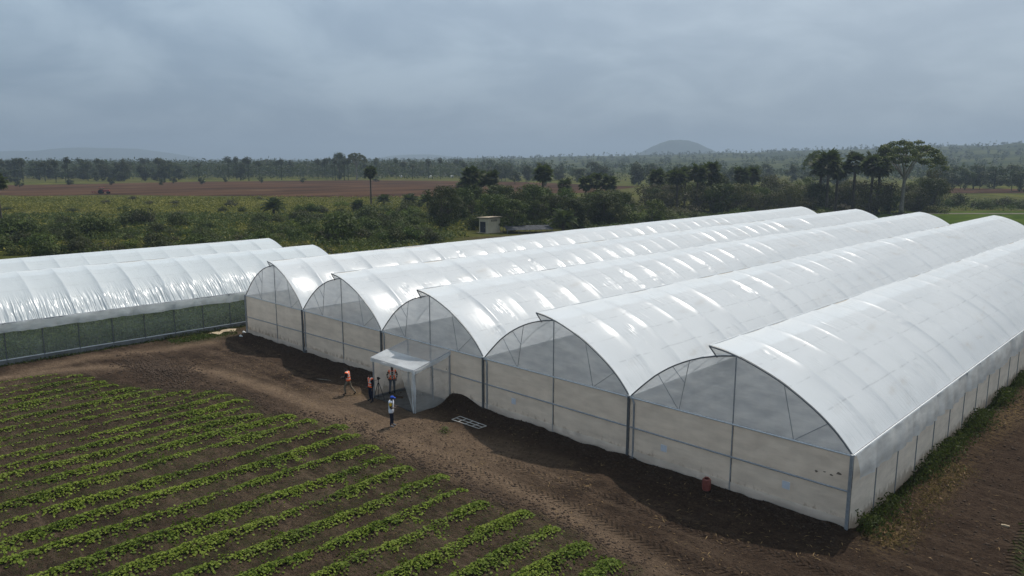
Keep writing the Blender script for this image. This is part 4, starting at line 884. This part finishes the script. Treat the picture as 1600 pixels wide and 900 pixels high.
clods(9000, lambda r, n: np.stack([r.uniform(0.5, 51.5, n), -np.abs(r.normal(size=n))*0.75-0.12], -1), 'soil_clods', 'dark crumbly clods of dug soil along the foot of the gable wall', 5, 0.015, 0.08)
clods(9000, lambda r, n: np.stack([r.uniform(28, 62, n), r.uniform(-11, -2.5, n)], -1), 'soil_clods', 'loose clods scattered over the wheel-marked yard', 6, 0.015, 0.07)
clods(7000, lambda r, n: np.stack([r.uniform(52.5, 64, n), r.uniform(-8, 34, n)], -1), 'soil_clods', 'loose clods on the bare strip beside the long side wall', 7, 0.02, 0.10)
clods(3500, lambda r, n: np.stack([7.5+r.normal(size=n)*2.6, -10.0+r.normal(size=n)*1.0], -1), 'soil_clods', 'rough dark clods heaped beside the curved track', 8, 0.03, 0.14)
def _heads(r, n):
    x = r.uniform(10, 47, n); return np.stack([x, row_end(x)+0.6+r.normal(size=n)*0.4], -1)
clods(4000, _heads, 'soil_clods', 'clods thrown up along the heads of the crop rows', 9, 0.02, 0.10)
r = np.random.default_rng(33); n = 3800; x = r.uniform(2, 62, n); y = np.where(x > 52.5, r.uniform(-8, 30, n), r.uniform(-7.5, -0.6, n)); k = vnoise(x, y, 2.2, 34) > 0.45; x, y = x[k], y[k]
v, f = leaves(np.stack([x, y, gheight(x, y)+0.025], -1), r.normal(size=(len(x), 3))*0.15+np.array([0, 0, 1.0]), 0.08+0.22*r.random(len(x))**2, r, 0.14); me = npmesh('straw_litter', v, f); fattr(me, 'lv', r.random(len(f)))
tag(link('straw_litter', me, 'straw'), 'dry straw bits strewn over the bare soil of the yard', 'litter', kind='stuff')
# weeds at the foot of the long side wall
def weeds(name, label, n, xf, yr, h, seed, mat='leaf_weed', size=0.16):
    r = np.random.default_rng(seed); y = r.uniform(*yr, n); vg = vnoise(y, y*0, 1.7, seed); x = xf(r, n, vg); k = r.random(n) < 0.35+0.75*vg; x, y, vg = x[k], y[k], vg[k]
    z = gheight(x, y)+h*(0.2+1.1*vg)*r.random(len(x))**1.3; c = np.stack([x, y, z], -1); nn = r.normal(size=(len(x), 3)); nn[:, 2] *= 0.6; v, f = leaves(c, nn, size*(0.6+0.9*r.random(len(x))), r, 0.38)
    me = npmesh(name, v, f); fattr(me, 'lv', np.clip(r.random(len(x))*0.8+0.3*(z/h-0.4), 0, 1)); tag(link(name, me, mat), label, 'weeds', kind='stuff')
weeds('wall_weeds', 'dark green weeds along the foot of the long side wall', 26000, lambda r, n, vg: 51.75+np.abs(r.normal(size=n))*(0.22+0.35*vg), (0.2, 75), 0.75, 81)
weeds('dry_grass', 'yellow dry grass beside the weeds at the wall corner', 2600, lambda r, n, vg: 52.9+r.normal(size=n)*0.45, (0.0, 11), 0.12, 82, 'straw', 0.13)
weeds('wall_weeds', 'thin weeds along the base of the two-span greenhouse', 3000, lambda r, n, vg: -2.35+np.abs(r.normal(size=n))*0.25, (-30, 2), 0.25, 83)
weeds('wall_weeds', 'small green weed patch on the bare soil beside the wheel marks', 1500, lambda r, n, vg: 58.3+r.normal(size=n)*0.7, (2.5, 8), 0.16, 84)
weeds('wall_weeds', 'low green weeds between the two greenhouses', 1600, lambda r, n, vg: -0.9+r.normal(size=n)*0.55, (-6, -0.6), 0.12, 86)
tag(link('ground_tuft', leafmesh('ground_tuft', [(31.1, -3.75, 0.02, 0.34), (30.8, -3.6, 0, 0.25)], 700, 0.12, 3), 'leaf_weed'), 'small grass tuft on the trodden yard', 'weeds', kind='stuff')
# crop inside the two-span house, seen through its net
n = 60000; r = np.random.default_rng(88); x = r.uniform(-20.5, -3.0, n); y = r.uniform(-40, 12, n); k = np.abs(((x+3.2) % 1.5)-0.75) < 0.6; x, y = x[k], y[k]; z = 0.1+1.3*r.random(len(x))
v, f = leaves(np.stack([x, y, z], -1), r.normal(size=(len(x), 3))+np.array([0, 0, .4]), 0.26+0.14*r.random(len(x)), r, 0.6); me = npmesh('indoor_crop', v, f); fattr(me, 'lv', r.random(len(f)))
tag(link('indoor_crop', me, 'leaf_crop'), 'green crop growing inside the two-span greenhouse behind its net', 'crop', kind='stuff')

# ------------------------------------------------------------------ pump shed and low panel roof
simple('plaster', (0.50, 0.44, 0.32), 0.9, 0.10, 0.8); simple('door_dark', (0.035, 0.035, 0.04), 0.6); simple('void', (0.012, 0.012, 0.014), 0.9); simple('slab', (0.36, 0.30, 0.22), 0.85, 0.15, 1.0)
sx, sy = gp(763, 364.5)[:2]
SH = empty('pump_shed', (sx, sy, 0), 0, 'small cream rendered hut with a dark door and slotted vents', 'hut'); sw, sd, sh = 2.7, 3.4, 3.0
w = MB(); w.box(-sw, 0, 0, sd, -0.1, sh); wall = w.obj('wall', 'plaster', SH)
d = MB().box(-sw*0.88, -sw*0.30, -0.05, 0.02, 0, 2.25).obj('door', 'door_dark', SH); MB().box(-sw*0.92, -sw*0.26, -0.03, 0.03, 2.25, 2.33).obj('door_frame', 'slab', d); MB().box(-sw*0.40, -sw*0.36, -0.09, -0.05, 1.0, 1.12).obj('handle', 'steel', d)
for k in range(5): MB().box(-0.02, 0.02, 0.9+k*0.36, 1.08+k*0.36, 2.3, 2.72).obj('vent_slot', 'void', SH)
MB().add([(-sw-0.35, -0.4, sh+0.02), (0.35, -0.4, sh+0.14), (0.35, sd+0.35, sh+0.14), (-sw-0.35, sd+0.35, sh+0.02), (-sw-0.35, -0.4, sh+0.14), (0.35, -0.4, sh+0.26), (0.35, sd+0.35, sh+0.26), (-sw-0.35, sd+0.35, sh+0.14)],
         [(3, 2, 1, 0), (4, 5, 6, 7), (0, 1, 5, 4), (1, 2, 6, 5), (2, 3, 7, 6), (3, 0, 4, 7)]).obj('roof', 'slab', SH)
MB().box(-sw-0.3, 0.5, -0.6, sd+0.4, -0.15, 0.06).obj('plinth', 'slab', SH)
b = NB('panel'); v = b.coords(); f = b.noise(v, 1.5, 4); M['panel'] = b.done(b.pbsdf(b.mix(b.ramp(f, .3, .7), (0.050, 0.053, 0.060), (0.075, 0.079, 0.086)), 0.9, Specular_IOR_Level=0.05).outputs[0])
PA = np.array(gp(793, 359, 0.9)[:2]); PB = np.array(gp(866, 357.5, 0.9)[:2]); PC = np.array(gp(852, 351.5, 1.5)[:2])
PR = empty('panel_roof', (PA[0], PA[1], 0), math.atan2(PB[1]-PA[1], PB[0]-PA[0]), 'low dark grey sheet roof on short posts beside the cream hut', 'roof')
Lp = float(np.linalg.norm(PB-PA)); dp = 4.6; nP = 7
for k in range(nP):
    x0 = k*Lp/nP+0.02; x1 = (k+1)*Lp/nP-0.02
    for q in range(2):
        ya, yb = q*dp/2+0.02, (q+1)*dp/2-0.02; za, zb = 0.75+0.55*ya/dp, 0.75+0.55*yb/dp
        MB().add([(x0, ya, za), (x1, ya, za), (x1, yb, zb), (x0, yb, zb), (x0, ya, za+0.05), (x1, ya, za+0.05), (x1, yb, zb+0.05), (x0, yb, zb+0.05)], [(3, 2, 1, 0), (4, 5, 6, 7), (0, 1, 5, 4), (1, 2, 6, 5), (2, 3, 7, 6), (3, 0, 4, 7)]).obj('panel', 'panel', PR)
for k in range(5):
    for y, z in ((0.3, 0.8), (dp-0.3, 1.28)): MB().box(k*Lp/4.2-0.05+0.1, k*Lp/4.2+0.05+0.1, y-0.05, y+0.05, -0.2, z).obj('post', 'steel_dark', PR)
# dead branch
p = gp(1002, 346)[:2]; q = at(1030, float(np.linalg.norm(p-CAM[:2]))+1.0)
db = MB().tube([(p[0], p[1], -0.2), (p[0]+(q[0]-p[0])*0.4, p[1]+(q[1]-p[1])*0.4, 1.3), (q[0], q[1], 2.6)], [0.22, 0.17, 0.06], 7).tube([(p[0]+(q[0]-p[0])*0.45, p[1]+(q[1]-p[1])*0.45, 1.45), (p[0]+(q[0]-p[0])*0.8, p[1]+(q[1]-p[1])*0.8, 1.4)], [0.1, 0.03], 5)
tag(db.obj('dead_branch', 'bark_pale'), 'bare fallen limb slanting out of the shrubs behind the big greenhouse', 'branch')
# white huts at the tree line
simple('whitewash', (0.62, 0.62, 0.60), 0.8, 0.1)
for px, py in ((627, 277), (672, 277), (706, 277)):
    p = gp(px, py)[:2]; h = empty('hut', (p[0], p[1], 0), 0.7, 'tiny white hut at the foot of the far tree line', 'hut', 'white huts at the far tree line'); h.scale = (0.6, 0.6, 0.6)
    MB().box(-1.6, 1.6, -1.2, 1.2, -0.1, 1.7).obj('wall', 'whitewash', h)
    MB().add([(-1.9, -1.5, 1.68), (1.9, -1.5, 1.68), (1.9, 1.5, 1.68), (-1.9, 1.5, 1.68), (-1.9, 0, 2.5), (1.9, 0, 2.5)], [(0, 1, 5, 4), (2, 3, 4, 5), (0, 4, 3), (1, 2, 5), (3, 2, 1, 0)]).obj('roof', 'steel_pale', h)

# ------------------------------------------------------------------ tractor in the bare field
simple('tractor_red', (0.26, 0.045, 0.035), 0.45, 0.15); simple('rubber', (0.02, 0.02, 0.022), 0.9); simple('glass_dark', (0.02, 0.025, 0.03), 0.15)
p = gp(160, 303)[:2]; TR = empty('tractor', (p[0], p[1], 0.1), math.atan2(RT[1], RT[0])+0.12, 'small red tractor pulling a plough across the bare field', 'tractor')
b_ = MB(); b_.box(0.6, 2.9, -0.42, 0.42, 0.85, 1.65); b_.box(-0.9, 0.7, -0.4, 0.4, 0.75, 1.25); b_.box(2.85, 3.05, -0.36, 0.36, 0.9, 1.5); b_.obj('body', 'tractor_red', TR)
for s in (-1, 1):
    MB().box(-1.25, 0.35, s*0.55-0.2, s*0.55+0.2, 1.75, 1.85).obj('fender', 'tractor_red', TR)
    wl = MB().lathe([(0.45, -0.22), (0.85, -0.22), (0.9, -0.12), (0.9, 0.12), (0.85, 0.22), (0.45, 0.22)], (0, 0, 0), 18, 'x').obj('wheel', 'rubber', TR, loc=(-0.45, s*0.95, 0.85)); wl.rotation_euler = (0, 0, PI/2)
    MB().lathe([(0.1, -0.12), (0.44, -0.16), (0.44, 0.16), (0.1, 0.12)], (0, 0, 0), 12, 'x').obj('rim', 'tractor_red', wl)
    wl = MB().lathe([(0.28, -0.14), (0.50, -0.14), (0.54, -0.08), (0.54, 0.08), (0.50, 0.14), (0.28, 0.14)], (0, 0, 0), 16, 'x').obj('wheel', 'rubber', TR, loc=(2.45, s*0.8, 0.5)); wl.rotation_euler = (0, 0, PI/2)
    MB().lathe([(0.08, -0.08), (0.27, -0.1), (0.27, 0.1), (0.08, 0.08)], (0, 0, 0), 12, 'x').obj('rim', 'tractor_red', wl)
    for x in (-0.85, 0.55): MB().box(x-0.04, x+0.04, s*0.6-0.04, s*0.6+0.04, 1.2, 2.65).obj('cab_post', 'door_dark', TR)
MB().box(-1.0, 0.75, -0.75, 0.75, 2.62, 2.75).obj('cab_roof', 'tractor_red', TR); MB().box(-0.45, 0.0, -0.25, 0.25, 1.25, 1.5).box(-0.5, -0.38, -0.25, 0.25, 1.45, 1.95).obj('seat', 'door_dark', TR)
MB().tube([(1.9, 0.2, 1.6), (1.9, 0.2, 2.4)], 0.05, 6).obj('exhaust', 'door_dark', TR)
pl = MB(); pl.box(-4.6, -1.3, -0.08, 0.08, 0.85, 1.0); pl.box(-1.5, -1.2, -0.5, 0.5, 0.6, 1.1); plo = pl.obj('plough', 'tractor_red', TR)
for k in range(4): MB().add([(-1.9-k*0.75, -0.35, 0.9), (-1.7-k*0.75, -0.35, 0.9), (-1.5-k*0.75, 0.3, 0.0), (-2.0-k*0.75, 0.45, 0.15), (-2.15-k*0.75, 0.3, 0.6), (-1.9-k*0.75, -0.28, 0.9)], [(0, 1, 2, 3, 4), (5, 4, 3, 2, 1)]).obj('share', 'tractor_red', plo)

# ------------------------------------------------------------------ small things in the yard
simple('white_pipe', (0.44, 0.42, 0.39), 0.6, 0.1); simple('plywood', (0.36, 0.29, 0.20), 0.8, 0.15, 2); simple('red_plastic', (0.20, 0.055, 0.042), 0.5, 0.15); simple('black', (0.015, 0.015, 0.016), 0.5)
fc = [np.array([*gp(a, b_, 0.06)[:2]]) for a, b_ in ((706, 656.5), (748, 670.5), (760, 666.5), (719, 651.5))]
FR = empty('window_frame', (fc[0][0], fc[0][1], 0), 0, 'white barred metal frame lying flat on the ground near the porch', 'frame'); z0 = max(gz(*c) for c in fc)+0.05
def lp(u, w): q = fc[0]*(1-u)*(1-w)+fc[1]*u*(1-w)+fc[2]*u*w+fc[3]*(1-u)*w-fc[0]; return (q[0], q[1], z0+0.02)
for w in (0, 0.5, 1): MB().tube([lp(0, w), lp(1, w)], 0.022, 6).obj('bar', 'white_pipe', FR)
for u in (0, .25, .5, .75, 1): MB().tube([lp(u, 0), lp(u, 1)], 0.022, 6).obj('bar', 'white_pipe', FR)
p = gp(1103, 762, 0.3); JC = empty('jerrycan', (p[0], -0.62, gz(p[0], -0.62)-0.03), 0.4, 'red plastic jerrycan with a cut-off top by the gable wall', 'container')
jc = MB(); jc.lathe([(0.14, 0.0), (0.19, 0.04), (0.20, 0.30), (0.19, 0.52), (0.17, 0.56), (0.12, 0.56), (0.14, 0.50), (0.15, 0.1)], n=8); jc.obj('body', 'red_plastic', JC); MB().tube([(-0.11, 0, 0.54), (-0.06, 0, 0.64), (0.06, 0, 0.64), (0.11, 0, 0.54)], 0.022, 6).obj('handle', 'red_plastic', JC)
for k, (px, py, rz, sx_, sy_) in enumerate(((356, 516.5, 0.9, 1.3, 0.75), (336, 520, 0.55, 1.2, 0.6))):
    p = gp(px, py, 0.1)[:2]; o = MB().add([(-sx_/2, -sy_/2, 0.02), (0, -sy_/2, 0.10+0.05*k), (sx_/2, -sy_/2, 0.05), (sx_/2, sy_/2, 0.16), (0, sy_/2, 0.16), (-sx_/2, sy_/2, 0.06)]+[(-sx_/2, -sy_/2, 0.0), (0, -sy_/2, 0.08+0.05*k), (sx_/2, -sy_/2, 0.03), (sx_/2, sy_/2, 0.14), (0, sy_/2, 0.14), (-sx_/2, sy_/2, 0.04)],
        [(0, 1, 4, 5), (1, 2, 3, 4), (11, 10, 7, 6), (10, 9, 8, 7), (0, 6, 7, 1), (1, 7, 8, 2), (2, 8, 9, 3), (3, 9, 10, 4), (4, 10, 11, 5), (5, 11, 6, 0)]).obj('board', 'plywood', loc=(p[0], p[1], gz(*p)-0.01)); o.rotation_euler = (0, 0, rz)
    tag(o, ('larger bent tan board lying beside the two-span greenhouse', 'narrower tan board lying flat beside the larger one')[k], 'board')
for k, (px, py) in enumerate(((381, 521), (376, 526))):
    p = gp(px, py)[:2]; o = MB().ball((0, 0, 0.06), 0.16, 0.11, 0.10, 8, 5).ball((0.15, 0.05, 0.03), 0.08, 0.07, 0.06, 7, 4).obj('stone', 'whitewash', loc=(p[0], p[1], gz(*p))); tag(o, ('whitish stone beside the far corner post', 'whitish stone in the shade before the far corner post')[k], 'stone')
p = gp(505, 594)[:2]; tag(MB().tube([(p[0]-0.5, p[1]-0.2, gz(*p)+0.03), (p[0], p[1], gz(*p)+0.05), (p[0]+0.5, p[1]+0.28, gz(*p)+0.03)], 0.02, 6).obj('stick', 'bark_pale'), 'pale stick lying at the edge of the gable shadow', 'stick')
p = gp(1570, 822)[:2]; tag(MB().box(-0.13, 0.13, -0.05, 0.05, 0, 0.05).box(-0.05, 0.17, -0.04, 0.04, 0.04, 0.07).obj('wood_chip', 'plywood', loc=(p[0], p[1], gz(*p))), 'pale wood scrap on the bare soil beside the weed patch', 'wood')
# tripod with camera
tp = gp(592, 626)[:2]; tz = gz(*tp); TP = empty('tripod', (tp[0], tp[1], tz), 0, 'black camera tripod standing before the entrance porch', 'tripod')
for k in range(3):
    a = k*2*PI/3+0.5; MB().tube([(0.03*math.cos(a), 0.03*math.sin(a), 1.15), (0.22*math.cos(a), 0.22*math.sin(a), 0.6), (0.42*math.cos(a), 0.42*math.sin(a), 0.0)], [0.024, 0.022, 0.016], 6).obj('leg', 'black', TP)
MB().tube([(0, 0, 0.85), (0, 0, 1.38)], 0.024, 8).box(-0.05, 0.05, -0.04, 0.04, 1.34, 1.40).obj('column', 'black', TP); MB().tube([(0, 0, 1.36), (-0.25, -0.12, 1.25)], 0.012, 5).obj('handle', 'black', TP)
cm = MB().box(-0.07, 0.07, -0.05, 0.05, 1.40, 1.51).obj('camera_body', 'black', TP); MB().lathe([(0.035, 0.0), (0.042, 0.10), (0.036, 0.11)], (0.07, 0, 1.455), 10, 'x').obj('lens', 'black', cm)

# ------------------------------------------------------------------ people
simple('skin', (0.060, 0.036, 0.026), 0.55, 0.1); simple('hair', (0.010, 0.009, 0.009), 0.8)
simple('cloth_black', (0.022, 0.023, 0.027), 0.85); simple('cloth_navy', (0.018, 0.022, 0.038), 0.85); simple('khaki', (0.16, 0.135, 0.10), 0.85); simple('denim', (0.10, 0.11, 0.125), 0.85)
simple('cloth_white', (0.66, 0.68, 0.74), 0.85, 0.06); simple('cloth_yellow', (0.62, 0.40, 0.03), 0.85, 0.05); simple('cloth_blue', (0.025, 0.07, 0.36), 0.8, 0.05); simple('shoe', (0.02, 0.019, 0.018), 0.6); simple('shoe_pale', (0.14, 0.145, 0.16), 0.6)
simple('hivis', (0.95, 0.16, 0.05), 0.7, 0.06); simple('reflector', (0.62, 0.62, 0.58), 0.4, 0.05); simple('stripe_pale', (0.36, 0.31, 0.25), 0.85)
def person(label, pos, yaw, P, shirt, trousers, shoes, sleeve=None, vest=False, cap=None, longsleeve=True, stripes=False, group=None):
    root = empty('person', (pos[0], pos[1], gz(*pos[:2])+(pos[2] if len(pos) > 2 else 0.0)), yaw, label, 'person'); root.scale = (1.15, 1.15, 1.05)
    J = dict(pelvis=(0, 0, .93), waist=(0, 0, 1.06), chest=(0, 0, 1.27), neck0=(0, -.005, 1.43), neck=(0, 0.005, 1.50), head=(0, .02, 1.60), top=(0, .015, 1.70),
             shL=(-.185, 0, 1.40), elL=(-.25, -.02, 1.12), wrL=(-.25, .06, .87), haL=(-.245, .09, .79), shR=(.185, 0, 1.40), elR=(.25, -.02, 1.12), wrR=(.25, .06, .87), haR=(.245, .09, .79),
             hiL=(-.095, 0, .88), knL=(-.105, .02, .48), anL=(-.11, -.02, .09), toL=(-.125, .15, .035), hiR=(.095, 0, .88), knR=(.105, .02, .48), anR=(.11, -.02, .09), toR=(.125, .15, .035))
    fd = P.pop('face', (0, 1, 0)); J.update(P)
    rad = dict(pelvis=(.155, .115), waist=(.135, .10), chest=(.165, .115), neck0=(.10, .075), neck=(.055, .055), head=(.080, .098), top=(.055, .065), hiL=(.092, .095), knL=(.062, .066), anL=(.046, .05), toL=(.042, .035), shL=(.066, .066), elL=(.048, .048), wrL=(.034, .034), haL=(.044, .03))
    for k in list(rad):
        if k.endswith('L'): rad[k[:-1]+'R'] = rad[k]
    E = [('pelvis', 'waist'), ('waist', 'chest'), ('chest', 'neck0'), ('neck0', 'neck'), ('neck', 'head'), ('head', 'top')]
    for s in 'LR': E += [('neck0', 'sh'+s), ('sh'+s, 'el'+s), ('el'+s, 'wr'+s), ('wr'+s, 'ha'+s), ('pelvis', 'hi'+s), ('hi'+s, 'kn'+s), ('kn'+s, 'an'+s), ('an'+s, 'to'+s)]
    names = list(J); idx = {n: i for i, n in enumerate(names)}
    me = bpy.data.meshes.new('skeleton'); me.from_pydata([J[n] for n in names], [(idx[a], idx[b]) for a, b in E], []); ob = bpy.data.objects.new('skeleton', me); COL.objects.link(ob)
    ob.modifiers.new('Skin', 'SKIN'); 
    if not me.skin_vertices: bpy.context.view_layer.objects.active = ob
    for n, sv in zip(names, me.skin_vertices[0].data): sv.radius = rad[n]; sv.use_root = (n == 'pelvis')
    ss = ob.modifiers.new('Sub', 'SUBSURF'); ss.levels = 2; ss.render_levels = 2
    dg = bpy.context.evaluated_depsgraph_get(); body = bpy.data.meshes.new_from_object(ob.evaluated_get(dg)); bpy.data.objects.remove(ob)
    bm = bmesh.new(); bm.from_mesh(body)
    # face, ears and fingers joined to the same mesh
    ex = MB(); hx, hy, hz = J['head']; ht = J['neck']; F = Vector(fd).normalized(); sd = F.cross(Vector((0, 0, 1))).normalized(); H = Vector(J['head'])
    ex.ball(H+F*0.105, .013, .018, .022, 6, 4)
    for s in (-1, 1): ex.ball(H+sd*s*0.082, .012, .02, .03, 6, 4); ex.ball(H+F*0.088+sd*s*0.032+Vector((0, 0, .02)), .012, .008, .009, 6, 4)
    ex.ball(H+F*0.092-Vector((0, 0, .045)), .025, .010, .010, 6, 4)
    for s in 'LR':
        h = Vector(J['ha'+s]); w = Vector(J['wr'+s]); d = (h-w).normalized(); side = d.cross(Vector((0, 1, .2))).normalized(); dn = d.cross(side).normalized()
        for k, (o, L) in enumerate(((-.030, .066), (-.010, .078), (.010, .074), (.029, .058))):
            b0 = h+side*o; ex.tube([b0, b0+d*L*0.55+dn*0.006, b0+d*L*0.9+dn*0.026], [.0095, .0088, .007], 5)
        ex.tube([h-d*0.03-side*0.03, h+d*0.01-side*0.058, h+d*0.045-side*0.056+dn*0.012], [.012, .0105, .008], 5)
    exm = ex.mesh('x'); nb = len(bm.faces); bm.from_mesh(exm); bm.faces.ensure_lookup_table()
    mats = ['skin', shirt, trousers, shoes, sleeve or shirt, 'hair', 'stripe_pale']; seg = [(np.array(J[a]), np.array(J[b]), a, b) for a, b in E]
    for i, f in enumerate(bm.faces):
        f.smooth = True
        c = np.array(f.calc_center_median()); best = None
        for a, b, na, nb_ in seg:
            t = np.clip((c-a)@(b-a)/max(1e-9, (b-a)@(b-a)), 0, 1); dd = np.linalg.norm(c-a-t*(b-a))
            if best is None or dd < best[0]: best = (dd, na, nb_, t)
        _, na, nb_, t = best
        if i >= nb: mi = 0
        elif nb_ in ('head', 'top'):
            mi = 5 if (c[2] > J['head'][2]+0.035 or Vector(c-np.array(J['head'])).dot(F) < -0.035) else 0
        elif nb_ == 'neck': mi = 0 if t > 0.35 else 1
        elif nb_[:2] in ('wr', 'ha'): mi = 4 if (longsleeve and nb_[:2] == 'wr') else 0
        elif nb_[:2] == 'el': mi = 4 if (longsleeve or t < 0.62) else 0
        elif nb_[:2] == 'sh' or nb_ in ('chest', 'neck0'): mi = 1
        elif nb_ == 'waist': mi = 1 if c[2] > J['pelvis'][2]+0.02 else 2
        elif nb_[:2] == 'to': mi = 3
        elif nb_[:2] == 'an': mi = 2 if t < 0.86 else 3
        else: mi = 2
        if stripes and mi in (1, 4) and int(c[2]*14) % 2: mi = 6
        f.material_index = mi
    src = bm.copy(); nm = bpy.data.meshes.new('body'); bm.to_mesh(nm); bm.free()
    for n in mats: nm.materials.append(M[n])
    link('body', nm, None, root)
    def shell(name, test, off, mat_list, midx):
        b2 = src.copy(); b2.faces.ensure_lookup_table(); b2.normal_update()
        bmesh.ops.delete(b2, geom=[f for i, f in enumerate(b2.faces) if i >= nb or not test(f)], context='FACES')
        for v in b2.verts: v.co += v.normal*off
        for f in b2.faces: f.material_index = midx(f.calc_center_median())
        mm = bpy.data.meshes.new(name); b2.to_mesh(mm); b2.free()
        for n in mat_list: mm.materials.append(M[n])
        o = link(name, mm, None, root); so = o.modifiers.new('Solid', 'SOLIDIFY'); so.thickness = 0.012; return o
    zt = J['neck0'][2]; zw = J['pelvis'][2]; rid = lambda c: (0 if not (0.10 < (c.z-zw) < 0.15 or 0.24 < (c.z-zw) < 0.29 or (abs(abs(c.x-J['chest'][0])-0.10) < 0.028 and c.z > zw+0.27)) else 1)
    if vest: shell('safety_vest', lambda f: f.material_index in (1, 2, 6) and zw-0.02 < f.calc_center_median().z < zt+0.06 and abs(f.calc_center_median().x-J['chest'][0]) < 0.205 and not (stripes and abs(f.calc_center_median().x) < 0.05 and f.normal.y > 0.3), 0.018, ['hivis', 'reflector'], rid)
    if shirt == 'cloth_white': shell('loose_shirt', lambda f: f.material_index in (1, 2) and zw-0.12 < f.calc_center_median().z < zt+0.03 and abs(f.calc_center_median().x) < 0.2, 0.028, ['cloth_white'], lambda c: 0)
    if cap:
        o = MB(); o.lathe([(.104, -0.01), (.102, .03), (.085, .065), (.05, .088), (.01, .095)], (0, 0, 0), 14); cp = o.obj('cap', cap, root, True, loc=H+Vector((0, 0, .04)))
        cp.rotation_euler = (0, 0, math.atan2(F.y, F.x)-PI/2)
        MB().add([(-.075, .07, 0), (.075, .07, 0), (.06, .16, -.015), (0, .185, -.018), (-.06, .16, -.015), (-.075, .07, .012), (.075, .07, .012), (.06, .16, -.003), (0, .185, -.006), (-.06, .16, -.003)], [(4, 3, 2, 1, 0), (5, 6, 7, 8, 9), (0, 1, 6, 5), (1, 2, 7, 6), (2, 3, 8, 7), (3, 4, 9, 8), (4, 0, 5, 9)]).obj('brim', cap, cp)
    src.free(); return root
RA = math.atan2(RT[1], RT[0])                      # world heading of picture-right
p1 = gp(545, 616.5)[:2]; p2 = gp(580, 628)[:2]; p3 = gp(613.5, 615, 0.05)[:2]; p4 = gp(612, 666)[:2]
person('person in an orange safety vest and khaki trousers walking with head bowed', p1, RA+PI-PI/2-0.15,
       dict(chest=(0, .03, 1.27), neck0=(0, .06, 1.42), neck=(0, .10, 1.48), head=(0, .17, 1.56), top=(0, .19, 1.65), face=(0, .8, -.6), shL=(-.18, .05, 1.39), shR=(.18, .05, 1.39), elL=(-.23, .10, 1.13), wrL=(-.12, .32, 1.08), haL=(-.07, .39, 1.09), elR=(.23, .10, 1.13), wrR=(.12, .31, 1.06), haR=(.07, .39, 1.08),
            knL=(-.10, .20, .50), anL=(-.10, .14, .09), toL=(-.11, .31, .035), knR=(.10, -.10, .50), anR=(.10, -.38, .13), toR=(.11, -.24, .035)), 'cloth_black', 'khaki', 'shoe', vest=True)
person('person in an orange safety vest and dark clothes standing beside the tripod', p2, RA+PI-PI/2+0.75,
       dict(knL=(-.12, .03, .48), anL=(-.17, .02, .09), toL=(-.21, .18, .035), anR=(.16, -.06, .09), toR=(.20, .10, .035), elL=(-.26, .0, 1.13), elR=(.26, -.03, 1.13), wrR=(.24, .10, .92), haR=(.23, .14, .85)), 'cloth_black', 'cloth_navy', 'shoe', vest=True)
person('person in a striped shirt, open orange vest and jeans standing inside the entrance porch', (p3[0], p3[1], 0.05), RA-PI/2-PI/2+0.2,
       dict(elL=(-.28, -.06, 1.14), wrL=(-.22, .06, .93), haL=(-.19, .09, .87), elR=(.28, -.06, 1.14), wrR=(.22, .06, .93), haR=(.19, .09, .87), knR=(.12, .05, .49), anR=(.16, .08, .09), toR=(.19, .24, .035)), 'cloth_black', 'denim', 'shoe', vest=True, stripes=True)
P4 = person('person in white shirt, yellow sleeves and blue cap looking at a phone', p4, RA-PI/2-0.1,
       dict(neck=(0, .02, 1.50), head=(0, .06, 1.60), top=(0, .07, 1.70), face=(0, .85, -.45), elL=(-.24, .03, 1.13), wrL=(-.08, .27, 1.14), haL=(-.03, .33, 1.17), elR=(.24, .03, 1.13), wrR=(.10, .27, 1.12), haR=(.04, .33, 1.16), anL=(-.12, .03, .09), toL=(-.14, .20, .035)), 'cloth_white', 'cloth_navy', 'shoe_pale', sleeve='cloth_yellow', cap='cloth_blue', longsleeve=False)
ph = MB().box(-.035, .035, -.07, .07, -.005, .005).obj('phone', 'black'); pw = Matrix.Translation(P4.location) @ Matrix.Rotation(P4.rotation_euler[2], 4, 'Z'); ph.matrix_world = pw @ Matrix.Translation((0.0, .40, 1.19)) @ Matrix.Rotation(0.5, 4, 'X')
tag(ph, 'dark phone held by the person in the blue cap', 'phone')

# ------------------------------------------------------------------ haze
hz = MB().box(-8300, 8300, -8300, 8300, -12, 190).mesh('haze'); hb = NB('haze')
pv = hb.n('ShaderNodeVolumePrincipled', {'Color': (0.43, 0.53, 0.67, 1), 'Density': 0.00026, 'Anisotropy': 0.2}); hb.t.links.new(pv.outputs[0], hb.o.inputs['Volume'])
ho = link('haze', hz, hb.m); tag(ho, 'pale blue haze lying over the plain', 'haze', kind='stuff')
